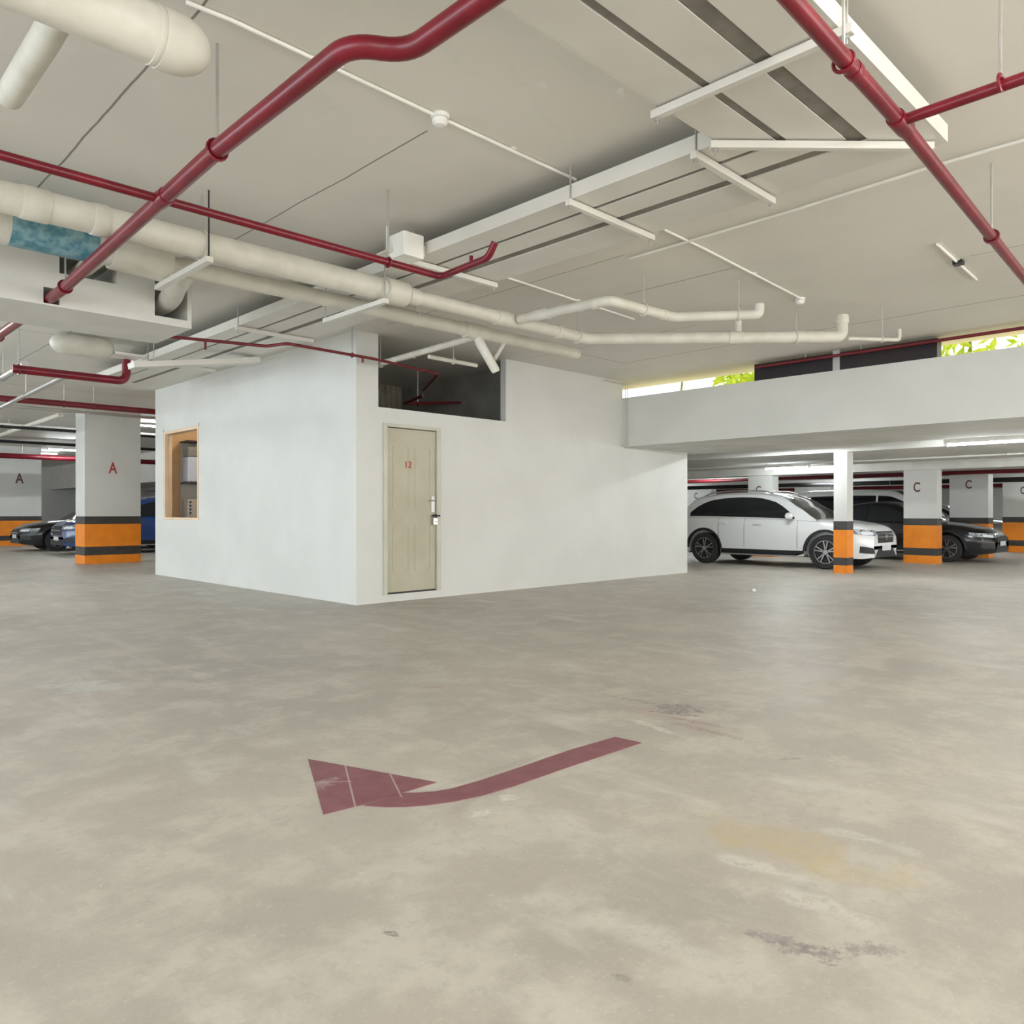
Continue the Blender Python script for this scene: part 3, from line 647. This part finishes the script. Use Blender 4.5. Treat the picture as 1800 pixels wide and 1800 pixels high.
# ------------------------------------------------------------------ conduits fixed to the ceiling
def conduit(label, pts, r=.011, saddles=()):
    g = thing('electrical_conduit', label, 'conduit', pts[0], 'white conduits on the slab')
    MB().tube(pts, r, 10).build('conduit_run', M['conduit'], g, smooth=True)
    for x, y in saddles: MB().box(x - .022, x + .022, y - .022, y + .022, CZ - .006, CZ).build('saddle', M['conduit'], g)
    return g
cz = CZ - .014
conduit('white conduit from the top left corner to the ceiling detector', [(1.42, 3.56, cz), (1.62, 3.54, cz), (2.86, 3.55, cz)], saddles=[(2.2, 3.54)])
conduit('white conduit from the ceiling detector to the tray edge', [(2.94, 3.55, cz), (4.12, 3.55, cz)], saddles=[(3.5, 3.55)])
conduit('white conduit crossing the long ceiling conduit right of the trays', [(5.20, 3.66, cz), (6.0, 3.68, cz), (8.15, 3.80, cz)], saddles=[(7.0, 3.74)])
conduit('white conduit hidden in part by the bent white branch pipe', [(5.22, 5.5, cz), (7.6, 5.62, cz)], saddles=[(6.5, 5.57)])
conduit('long white conduit running to the right edge', [(5.74, 4.3, cz - .006), (5.72, 2.7, cz - .006), (5.66, 1.7, cz - .006), (5.68, -1, cz - .006)], .012)
conduit('short white conduit stub near the right edge below the red pipe', [(7.35, 2.20, cz), (8.75, 2.26, cz)], .012, saddles=[(8.0, 2.22)])
def detector(label, x, y, n='smoke_detector'):
    g = thing(n, label, 'detector', (x, y, CZ))
    MB().lathe([(0, 0), (.055, 0), (.055, -.022), (.035, -.026), (0, -.026)], 'z', (x, y, CZ), 20).build('base', M['conduit'], g, smooth=True)
    MB().lathe([(.0, -.026), (.046, -.026), (.048, -.045), (.030, -.062), (0, -.066)], 'z', (x, y, CZ), 20).build('sensor_head', M['conduit'], g, smooth=True)
detector('round white detector on the ceiling between two conduits', 2.90, 3.55)
detector('small white detector at the end of the conduit by the middle of the ceiling', 8.2, 3.83)
g = thing('cable_box', 'small dark clip box on the short conduit stub at the right', 'box', (8.02, 2.22, CZ))
MB().box(7.98, 8.06, 2.18, 2.26, CZ - .04, CZ).build('box_body', M['dark_metal'], g)

# ------------------------------------------------------------------ parapet side: wires, dark panel, pipe, garden
g = thing('electrical_conduit', 'pair of wires dropping beside the end of the parapet beam', 'conduit', (11.1, 8.4, 2.4))
for x, y in ((11.135, 8.42), (11.135, 8.37)): MB().tube(fillet([(10.6, 8.48, 3.5), (x, y, 3.47), (x, y, 2.36)], .05), .006, 6).build('wire', M['ivory_frame'], g)
MB().box(11.10, 11.15, 8.36, 8.44, 2.36, 2.42).build('wire_clip', M['ivory_frame'], g)
tag(MB().tube([(11.2, 8.48, 2.355), (13.2, 8.48, 2.33)], .010, 6).build('electrical_conduit', M['ivory_frame'], smooth=True), 'thin conduit along the top of the block wall under the parapet', 'conduit')
g = thing('ventilation_panel', 'long dark brown panel filling the slit above the parapet beam', 'panel', (11.3, 4.6, 3.24))
MB().box(11.22, 11.40, 3.36, 4.64, 3.24, CZ - .03).build('panel_board', M['dark_panel'], g)
MB().box(11.22, 11.40, 4.74, 5.98, 3.24, CZ - .03).build('panel_board', M['dark_panel'], g)
MB().box(11.20, 11.42, 4.64, 4.74, 3.24, CZ).build('panel_post', M['galv'], g)
pipe('fire_pipe', 'dark red pipe along the slit above the parapet beam', 'pipe', [(11.10, -4, 3.47), (11.10, 5.9, 3.44)], .022, M['darkred'], rods=[(11.1, 5.1, 3.45), (11.1, 4.3, 3.45)])
# low bay service pipes
for pts, r, m, l in [([(14.6, -3, 2.54), (14.6, 12, 2.54)], .035, 'conduit', 'white pipe tucked in the recess behind the parapet beam'),
                     ([(17.5, -3, 2.33), (17.5, 20, 2.33)], .02, 'conduit', 'thin white pipe under the low ceiling beyond the slim column'),
                     ([(21.0, -3, 2.30), (21.0, 24, 2.30)], .06, 'conduit', 'pale pipe low under the ceiling behind the C columns'),
                     ([(22.4, -3, 2.22), (22.4, 24, 2.22)], .05, 'darkred', 'dark red pipe under the low ceiling behind the C columns'),
                     ([(25.6, -3, 2.12), (25.6, 30, 2.12)], .07, 'dark_metal', 'dark duct line far under the low ceiling'),
                     ([(30, -3, 2.1), (30, 34, 2.1)], .07, 'red', 'far red pipe under the low ceiling')]:
    pipe('service_pipe', l, 'pipe', pts, r, M[m], rods=[(pts[0][0], y, pts[0][2]) for y in (4, 9)], rod_top=2.62 if pts[0][0] < 15 else 2.40)

def foliage(x0, x1, y0, y1, z0, z1, n, s0, s1):
    b = MB()
    for i in range(n):
        p = Vector((random.uniform(x0, x1), random.uniform(y0, y1), random.uniform(z0, z1)))
        d = Vector((random.gauss(0, 1), random.gauss(0, 1), random.gauss(-.4, .7))).normalized(); L = random.uniform(s0, s1)
        u = d.cross(Vector((random.random(), random.random(), random.random()))).normalized() * L * .16
        k = len(b.v); b.v += [tuple(p), tuple(p + d * L * .4 + u), tuple(p + d * L), tuple(p + d * L * .4 - u)]; b.f.append((k, k + 1, k + 2, k + 3))
    return b
ys = [-4.2, -3.1, -2.2, -1.2, -.3, .5, 1.3, 2.1, 2.9, 3.6, 4.4, 5.3, 6.0, 6.6, 7.2, 7.7, 8.3, 8.9]
for i, y in enumerate(ys):
    x = 13.2 + (i * 37 % 11) * .16; L = 3.6
    g = thing('bamboo_stem', 'sunlit bamboo stem with yellow green leaves outside the slit', 'plant', (x, y, 3.16), 'bamboo in the garden above the parapet')
    b = MB(); pts = [(x + .05 * math.sin(k), y + .04 * k * math.sin(i), 3.16 + L * k / 10) for k in range(11)]
    b.tube(pts, .022, 8).build('stem', M['stem'], g, smooth=True)
    if y < 8.8: foliage(x - .35, x + .35, y - .4, y + .4, 3.3, 6.2, 260, .20, .40).build('foliage', M['leaf'], g)
    else: foliage(x - .3, x + .3, y - .3, y + .3, 3.6, 6.2, 16, .15, .3).build('foliage', M['leaf'], g)

# ------------------------------------------------------------------ fluorescent lamps
def lamp(label, x, y, z, L=1.2, ax='y', drop=.06, group='fluorescent ceiling lamps', m='lamp_tube'):
    g = thing('fluorescent_lamp', label, 'lamp', (x, y, z), group)
    hx, hy = (.05, L / 2) if ax == 'y' else (L / 2, .05)
    MB().box(x - hx, x + hx, y - hy, y + hy, z - drop, z).build('housing', M['conduit'], g, bevel=.004)
    e = L / 2 - .03
    a, c = ((x, y - e, z - drop - .022), (x, y + e, z - drop - .022)) if ax == 'y' else ((x - e, y, z - drop - .022), (x + e, y, z - drop - .022))
    MB().tube([a, c], .016, 10).build('tube', M[m], g, smooth=True)
    for p in (a, c): MB().box(p[0] - .022, p[0] + .022, p[1] - .022, p[1] + .022, p[2] - .02, z - drop).build('lamp_holder', M['conduit'], g)
lamp('bright lamp in the low ceiling recess at the right edge', 14.4, 3.6, 2.62, drop=.27)
lamp('bright lamp above the white SUV', 18.3, 8.9, 2.37)
for x, y, l in [(14.4, -3, 'unseen fill lamp of the recess beyond the right edge'), (14.4, 7.0, 'unseen fill lamp of the recess just behind the block end'), (18.3, 2.0, 'unseen fill lamp over the aisle right of the C columns'), (25.3, 4, 'unseen fill lamp between the second and third C columns'),
                (25.3, 11, 'unseen fill lamp behind the black sedan'), (25.3, 18, 'unseen fill lamp far behind the white SUV'), (31, 8, 'unseen fill lamp near the far wall'), (31, 15, 'unseen fill lamp far behind the lilac column'), (40, 9, 'unseen fill lamp at the far east wall'), (21.7, 13.5, 'unseen fill lamp behind the rear of the SUV')]:  # lamps added out of sight to light the far bay
    lamp(l, x, y, 2.42 if x > 20 else (2.62 if x < 15 else 2.37))
lamp('lamp seen between the letter A column and the block', 7.25, 21.2, CZ, ax='x')
lamp('long lamp over the cars left of the letter A column', 7.4, 28.2, CZ, ax='x', drop=.3)
for x, y, l in [(1.5, 21, 'lamp over the left aisle'), (1.5, 30, 'lamp far down the left aisle'), (8, 34, 'lamp beyond the far letter A column'), (.6, 13, 'unseen fill lamp left of the thick red elbow pipe'), (1.2, 16.4, 'unseen fill lamp left of the letter A column'), (-1.0, 17.8, 'unseen fill lamp farther left of the letter A column')]:  # lamps nearest the A column added out of view to brighten its face
    lamp(l, x, y, CZ, ax='x')
lamp('lamp above the viewpoint beside the upper right red pipe', 3.0, .3, CZ, ax='x', drop=.1, m='lamp_near')
for x, y, l in [(-1.5, -1, 'unseen fill lamp behind the viewpoint'), (-2.5, 4.5, 'unseen fill lamp left of the viewpoint'), (2.5, -4, 'unseen fill lamp far behind the viewpoint'), (10, -2.0, 'unseen fill lamp right of the red pipe end'), (-3, 10, 'unseen fill lamp over the left aisle entrance'), (6.5, -5, 'unseen fill lamp far right behind the viewpoint')]:  # fill lamps added out of view to brighten floor and ceiling
    lamp(l, x, y, CZ, ax='x', drop=.1, m='lamp_near')
lamp('lamp above the viewpoint farther right along the pipe', 6.6, -1.6, CZ, ax='x', drop=.1, m='lamp_near')
# ------------------------------------------------------------------ cars
def interp(tab, x):
    """smooth interpolation of (x, value) pairs"""
    if x <= tab[0][0]: return tab[0][1]
    for i in range(len(tab) - 1):
        (a, p), (b, q) = tab[i], tab[i + 1]
        if x <= b:
            m0 = (q - (tab[i - 1][1] if i else p)) / (b - (tab[i - 1][0] if i else a)) if i else (q - p) / (b - a)
            m1 = ((tab[i + 2][1] if i + 2 < len(tab) else q) - p) / ((tab[i + 2][0] if i + 2 < len(tab) else b) - a)
            h = b - a; t = (x - a) / h
            return (2*t**3-3*t*t+1)*p + (t**3-2*t*t+t)*h*m0*.8 + (-2*t**3+3*t*t)*q + (t**3-t*t)*h*m1*.8
    return tab[-1][1]

def make_car(name, label, cat, spec, paint, loc, rz, detail=True):
    """local axes: x toward the nose, 0 = rear bumper; y left; z up"""
    g = thing(name, label, cat, loc, world=False); g.rotation_euler = (0, 0, rz)
    P = M[paint]; L, Wd = spec['L'], spec['W']; hw = Wd / 2
    xr, xf, R = spec['xr'], spec['xf'], spec['R']; arch = R + .065
    belt, plan, bot, roof = spec['belt'], spec['plan'], spec['bot'], spec['roof']
    xs = sorted(set([round(L * i / 90, 4) for i in range(91)] + [.02, .05, L - .02, L - .05] + [round(c + s * arch * math.sin(PI / 2 * k / 6), 4) for c in (xr, xf) for s in (-1, 1) for k in range(7)]))
    def za(x):
        z = interp(bot, x)
        for c in (xr, xf):
            if abs(x - c) < arch: z = max(z, R + math.sqrt(max(0, arch ** 2 - (x - c) ** 2)) - .0)
        return z
    b = MB(); ring = []
    for x in xs:
        zb = interp(bot, x); a = za(x); w = interp(plan, x) * hw; h = interp(belt, x); inn = w - .24
        pts = [(0, zb), (inn, zb), (inn, max(zb, a)), (w * .965, max(zb, a)), (w * .985, max(a + .01, zb + .10)), (w * 1.0, max(a + .02, .50)), (w * 1.0, max(a + .03, h - .27)),
               (w * .985, h - .10), (w * .945, h - .02), (w * .86, h + .012), (w * .55, h + .045), (w * .25, h + .055), (0, h + .058)]
        k = len(b.v); full = pts + [(-y, z) for y, z in reversed(pts[1:-1])]
        b.v += [(x, y, z) for y, z in full]; ring.append((k, len(full)))
    n = ring[0][1]
    for (k, _), (q, _) in zip(ring, ring[1:]):
        for j in range(n): b.f.append((k + j, k + (j + 1) % n, q + (j + 1) % n, q + j))
    b.f.append(tuple(ring[0][0] + j for j in range(n))); b.f.append(tuple(ring[-1][0] + j for j in reversed(range(n))))
    body = b.build('body', P, g, smooth=True, angle=40)
    bvh = BVHTree.FromPolygons([Vector(v) for v in b.v], b.f)
    # dark underbody so the wheel wells read black
    MB().box(.35, L - .35, -hw + .26, hw - .26, interp(bot, L / 2) - .02, .55).build('underbody', M['black_plastic'], g)
    # greenhouse
    c0, c1 = roof[0][0], roof[-1][0]; zt = max(z for _, z in roof); yt = spec['yt'] * hw
    def gy(x, z):
        w0 = interp(plan, x) * hw * .935; bz = interp(belt, x)
        return w0 - (w0 - yt) * max(0, min(1, (z - bz) / max(.05, zt - bz)))
    gx = [c0 + (c1 - c0) * i / 70 for i in range(71)]
    rows = []
    for x in gx:
        bz = interp(belt, x) - .01; z = max(bz + .005, interp(roof, x)); y0 = gy(x, bz); y1 = gy(x, z)
        e = min(.05, (z - bz) * .4)
        rows.append([(x, y0, bz), (x, (y0 + gy(x, (bz + z) / 2)) / 2 - .003, (bz + z) / 2 - .0), (x, gy(x, z - e), z - e), (x, y1 - .05, z - e * .25), (x, y1 * .6, z + .012), (x, 0, z + .02)])
        rows[-1][1] = (x, gy(x, (bz + z) / 2), (bz + z) / 2)
    def sheet(cond):
        q = MB(); idx = {}
        def vid(i, j, s):
            key = (i, j, s if j < 5 else 1)
            if key not in idx: idx[key] = len(q.v); x, y, z = rows[i][j]; q.v.append((x, y * s, z))
            return idx[key]
        for i in range(70):
            for j in range(5):
                for s in (1, -1):
                    if cond(i, j): q.f.append((vid(i, j, s), vid(i + 1, j, s), vid(i + 1, j + 1, s), vid(i, j + 1, s)))
        return q
    ws, we, rs, re = spec['ws'], spec['we'], spec['rs'], spec['re']
    isg = lambda i, j: j >= 3 and (ws < gx[i] < we or rs < gx[i] < re)
    sheet(lambda i, j: not isg(i, j)).build('roof', P, g, smooth=True, angle=40)
    sheet(lambda i, j: j >= 3 and ws < gx[i] < we).build('windshield', M['glass_dark'], g, smooth=True)
    sheet(lambda i, j: j >= 3 and rs < gx[i] < re).build('rear_window', M['glass_dark'], g, smooth=True)
    for s in (1, -1):
        q = MB()
        for (x0, x1) in spec['glass']:
            k = len(q.v); m = 16
            for i in range(m + 1):
                x = x0 + (x1 - x0) * i / m; lo = interp(belt, x) + .015; hi = max(lo + .006, interp(spec['wtop'], x))
                q.v += [(x, s * (gy(x, lo) + .007), lo), (x, s * (gy(x, (lo + hi) / 2) + .007), (lo + hi) / 2), (x, s * (gy(x, hi) + .007), hi)]
            for i in range(m):
                for j in range(2): q.f.append((k + 3 * i + j, k + 3 * i + 3 + j, k + 3 * i + 4 + j, k + 3 * i + 1 + j))
        q.build('side_window', M['glass_dark'], g, smooth=True)
    # wheels
    for cx in (xr, xf):
        for s in (1, -1):
            cy = s * (hw - .125); wl = MB()
            tw = .115
            wl.lathe([(R * .68, -tw), (R * .93, -tw), (R * .99, -tw * .75), (R, 0), (R * .99, tw * .75), (R * .93, tw), (R * .68, tw), (R * .66, 0), (R * .68, -tw)], 'y', (cx, cy, R), 40)
            wh = wl.build('wheel', M['rubber'], g, smooth=True)
            rm = MB(); yo = cy + s * .085
            rm.lathe([(R * .70, -.012), (R * .70, .016), (R * .64, .016), (R * .64, -.012), (R * .70, -.012)], 'y', (cx, yo, R), 40)
            for k in range(5):
                a = k * 2 * PI / 5 + .3
                for da in (-.13, .13):
                    p0 = (cx + math.cos(a + da * .6) * R * .12, yo, R + math.sin(a + da * .6) * R * .12); p1 = (cx + math.cos(a + da * 1.5) * R * .66, yo, R + math.sin(a + da * 1.5) * R * .66)
                    rm.bar(p0, p1, .022, .02, (0, 1, 0))
            rm.lathe([(0, .012), (R * .17, .010), (R * .17, -.01), (0, -.01)], 'y', (cx, yo, R), 16)
            rm.build('rim', M['alloy'], wh)
            MB().lathe([(0, -.004), (R * .66, -.004), (R * .66, .004), (0, .004)], 'y', (cx, cy + s * .04, R), 24).build('brake_disc', M['black_plastic'], wh)
    # decals projected on the body
    def patch(nm, m, quad, d, off=.006, nu=8, nv=6, par=g):
        A, B_, C_, D_ = [Vector(p) for p in quad]; d = Vector(d).normalized(); q = MB(); ok = True
        for i in range(nv + 1):
            for j in range(nu + 1):
                u, v = j / nu, i / nv; p = (A * (1 - u) + B_ * u) * (1 - v) + (D_ * (1 - u) + C_ * u) * v
                h = bvh.ray_cast(p - d * 2, d)[0]
                if h is None: h = p; 
                q.v.append(tuple(h - d * off))
        for i in range(nv):
            for j in range(nu): k = i * (nu + 1) + j; q.f.append((k, k + 1, k + nu + 2, k + nu + 1))
        return q.build(nm, m, par, smooth=True)
    bl = interp(belt, L - .2)
    for s in (1, -1):
        hy = hw * .93
        lz, lh = spec.get('lz', bl - .14), spec.get('lh', .16)
        hl = patch('headlight', M['lens'], [(L, s * hw * .52, lz - lh * .1), (L - .42, s * hy, lz + lh * .15), (L - .48, s * hy, lz + lh * .72), (L, s * hw * .50, lz + lh * .55)], (-.75, -s * .66, 0))
        patch('headlight_reflector', M['lens_bright'], [(L, s * hw * .66, lz + lh * .05), (L - .16, s * hw * .86, lz + lh * .1), (L - .18, s * hw * .86, lz + lh * .42), (L, s * hw * .66, lz + lh * .38)], (-.75, -s * .66, 0), .010, par=hl)
        patch('tail_light', M['tail'], [(0, s * hw * .5, bl + .0), (.35, s * hy, bl + .02), (.35, s * hy, bl - .14), (0, s * hw * .5, bl - .16)], (.75, -s * .66, 0))
        patch('fog_intake', M['black_plastic'], [(L, s * hw * .60, .34), (L - .15, s * hw * .9, .36), (L - .17, s * hw * .88, .50), (L, s * hw * .66, .46)], (-.85, -s * .5, 0))
    gz = spec.get('gz', (bl - .24, bl - .04))
    gr = patch('grille', M['black_plastic'], [(L, -hw * .44, gz[0]), (L, hw * .44, gz[0]), (L, hw * .49, gz[1]), (L, -hw * .49, gz[1])], (-1, 0, 0))
    patch('grille_bar', M['chrome'], [(L, -hw * .44, sum(gz) / 2 - .012), (L, hw * .44, sum(gz) / 2 - .012), (L, hw * .44, sum(gz) / 2 + .014), (L, -hw * .44, sum(gz) / 2 + .014)], (-1, 0, 0), .012, nv=1, par=gr)
    q = MB().lathe([(.052, .0), (.062, .006), (.062, .014), (.052, .016), (.050, .006), (.052, 0)], 'x', (L + .012, 0, sum(gz) / 2), 24)
    for k in range(3):
        a = PI / 2 + k * 2 * PI / 3; q.bar((L + .020, 0, sum(gz) / 2), (L + .020, .052 * math.cos(a), sum(gz) / 2 + .052 * math.sin(a)), .010, .008, (1, 0, 0))
    if spec.get('badge'): q.build('badge', M['chrome'], gr)
    patch('lower_intake', M['black_plastic'], [(L, -hw * .62, .27), (L, hw * .62, .27), (L, hw * .42, .45), (L, -hw * .42, .45)], (-1, 0, 0))
    pl = patch('licence_plate', M['plate'], [(L, -.24, .40), (L, .24, .40), (L, .24, .51), (L, -.24, .51)], (-1, 0, 0), .022, nv=1, nu=2)
    if detail:
        for s in (1, -1):
            for x in spec['seams']:
                patch('door_seam', M['black_plastic'], [(x - .004, s * hw, .42), (x + .004, s * hw, .42), (x + .004, s * hw, interp(belt, x) - .02), (x - .004, s * hw, interp(belt, x) - .02)], (0, -s, 0), .003, nu=1, nv=10)
            for x in spec['handles']:
                z = interp(belt, x) - .13
                MB().tube(fillet([(x - .11, s * (hw - .015), z), (x - .09, s * (hw + .028), z), (x + .09, s * (hw + .028), z), (x + .11, s * (hw - .015), z)], .03, 3), .012, 8).build('door_handle', P, g, smooth=True)
            # sill and arch trim
            patch('sill_trim', M['black_plastic'], [(xr + arch + .02, s * hw, interp(bot, L / 2) + .01), (xf - arch - .02, s * hw, interp(bot, L / 2) + .01), (xf - arch - .02, s * hw, .37), (xr + arch + .02, s * hw, .37)], (0, -s, 0), .01, nu=10, nv=2)
            MB().box(xr + arch + .05, xf - arch - .05, s * (hw - .03), s * (hw + .03), .235, .262).build('running_board', M['galv'], g)
            for c in (xr, xf):
                q = MB(); m = 20
                for i in range(m + 1):
                    a = PI * i / m
                    for rr, yy in ((arch - .005, hw - .06), (arch - .005, hw * .995 + .008), (arch + .05, hw + .006), (arch + .05, hw - .03)):
                        q.v.append((c + rr * math.cos(a), s * yy, R + rr * math.sin(a)))
                for i in range(m):
                    for j in range(3): k = i * 4 + j; q.f.append((k, k + 1, k + 5, k + 4))
                q.build('arch_trim', M['black_plastic'], g, smooth=True)
    for s in (1, -1):
        mx = spec['mx']; mz = interp(belt, mx) + .07; w0 = gy(mx, mz)
        mi = MB(); mi.lathe([(0, -.09), (.05, -.085), (.085, -.05), (.095, 0), (.085, .05), (.05, .085), (0, .09)], 'y', (0, 0, 0), 16)
        mi.v = [(x * .85 + mx, y + s * (w0 + .15), z * .85 + mz) for x, y, z in mi.v]
        mm = mi.build('side_mirror', P, g, smooth=True)
        MB().bar((mx, s * (w0 - .02), mz - .05), (mx, s * (w0 + .10), mz - .03), .06, .04).build('mirror_arm', M['black_plastic'], mm)
    if spec.get('rails'):
        for s in (1, -1):
            MB().tube([(x, s * (yt - .06), interp(roof, x) + .045 - (.04 if i in (0, 8) else 0)) for i, x in enumerate([spec['rails'][0] + (spec['rails'][1] - spec['rails'][0]) * t / 8 for t in range(9)])], .014, 8).build('roof_rail', M['galv'], g, smooth=True)
    return g

suv = dict(L=4.68, W=1.88, R=.36, xr=.92, xf=3.80, yt=.70, badge=True, mx=3.05,
    belt=[(0, .86), (.06, 1.02), (.5, 1.09), (2.0, 1.07), (3.1, 1.04), (3.7, 1.0), (4.25, .93), (4.5, .87), (4.62, .78), (4.68, .70)],
    plan=[(0, .80), (.08, .88), (.4, .97), (1.0, 1.0), (3.6, 1.0), (4.1, .965), (4.4, .88), (4.58, .78), (4.68, .68)],
    bot=[(0, .42), (.2, .30), (.6, .25), (4.1, .25), (4.5, .24), (4.68, .27)],
    roof=[(.12, 1.08), (.35, 1.36), (.62, 1.55), (1.2, 1.63), (1.9, 1.645), (2.4, 1.62), (2.75, 1.53), (3.15, 1.31), (3.58, 1.04)],
    wtop=[(.42, 1.12), (.62, 1.30), (1.0, 1.47), (1.6, 1.535), (2.2, 1.52), (2.6, 1.43), (2.85, 1.30), (3.14, 1.06)],
    ws=2.62, we=3.55, rs=.14, re=.50, glass=[(.50, 3.12)], seams=[1.30, 1.96, 3.2], handles=[1.42, 2.28], rails=(.75, 2.5), gz=(.56, .80), lz=.72, lh=.19)
sedan = dict(L=4.8, W=1.83, R=.33, xr=.98, xf=3.86, yt=.64, mx=3.05,
    belt=[(0, .80), (.05, .96), (.8, 1.0), (2.0, .96), (3.2, .93), (4.0, .86), (4.5, .76), (4.72, .66), (4.8, .58)],
    plan=[(0, .74), (.1, .86), (.5, .96), (1.2, 1.0), (3.5, 1.0), (4.2, .95), (4.55, .85), (4.8, .64)],
    bot=[(0, .36), (.3, .22), (4.3, .2), (4.8, .24)],
    roof=[(.55, .99), (1.0, 1.22), (1.5, 1.39), (2.1, 1.45), (2.55, 1.42), (2.9, 1.28), (3.5, .93)],
    wtop=[(.95, 1.02), (1.2, 1.2), (1.6, 1.32), (2.1, 1.36), (2.5, 1.32), (2.8, 1.18), (3.05, .98)],
    ws=2.62, we=3.45, rs=.6, re=1.35, glass=[(1.0, 1.95), (2.0, 3.04)], seams=[1.3, 1.97, 3.15], handles=[1.5, 2.3], gz=(.46, .66), lz=.60, lh=.16)
van = dict(L=4.9, W=1.85, R=.33, xr=.95, xf=3.95, yt=.80, mx=3.7,
    belt=[(0, .9), (.05, 1.06), (3.8, 1.06), (4.3, 1.0), (4.7, .86), (4.9, .66)],
    plan=[(0, .86), (.15, .96), (.6, 1.0), (4.0, 1.0), (4.5, .93), (4.9, .74)],
    bot=[(0, .32), (.3, .24), (4.9, .24)],
    roof=[(.05, 1.08), (.15, 1.7), (.5, 1.86), (3.0, 1.86), (3.4, 1.74), (4.3, 1.05)],
    wtop=[(.3, 1.6), (.6, 1.68), (3.0, 1.68), (3.5, 1.5), (3.95, 1.12)],
    ws=3.2, we=4.25, rs=.08, re=.3, glass=[(.4, 1.5), (1.56, 2.7), (2.76, 3.9)], seams=[1.5, 2.7, 3.9], handles=[1.7, 2.9])
D90 = -PI / 2
# nose toward -Y: world = (cx + y_local, y0 - x_local)
make_car('suv', 'white SUV parked beside the white block, behind the slim striped column', 'car', suv, 'car_white', (16.94, 10.74, 0), D90)
make_car('sedan', 'black sedan whose nose shows between the two nearest C columns', 'car', sedan, 'car_black', (21.25, 9.75, 0), D90)
make_car('van', 'white van behind the black sedan with a dark window band', 'van', van, 'car_white', (24.9, 11.6, 0), D90, False)
make_car('sedan', 'silver car at the right edge beyond the second C column', 'car', sedan, 'car_silver', (29.2, 10.9, 0), D90, False)
make_car('suv', 'blue SUV parked behind the letter A column, its nose left', 'car', dict(suv, badge=False), 'car_blue', (10.85, 24.55, 0), PI)
make_car('sedan', 'dark car at the far left, nose in front of the far A column', 'car', dict(sedan), 'car_black', (10.6, 27.6, 0), PI, False)
make_car('sedan', 'black car far behind the rear of the white SUV', 'car', sedan, 'car_black', (24.6, 19.6, 0), D90, False)

for o in bpy.data.objects:
    if '_w' in o: del o['_w']
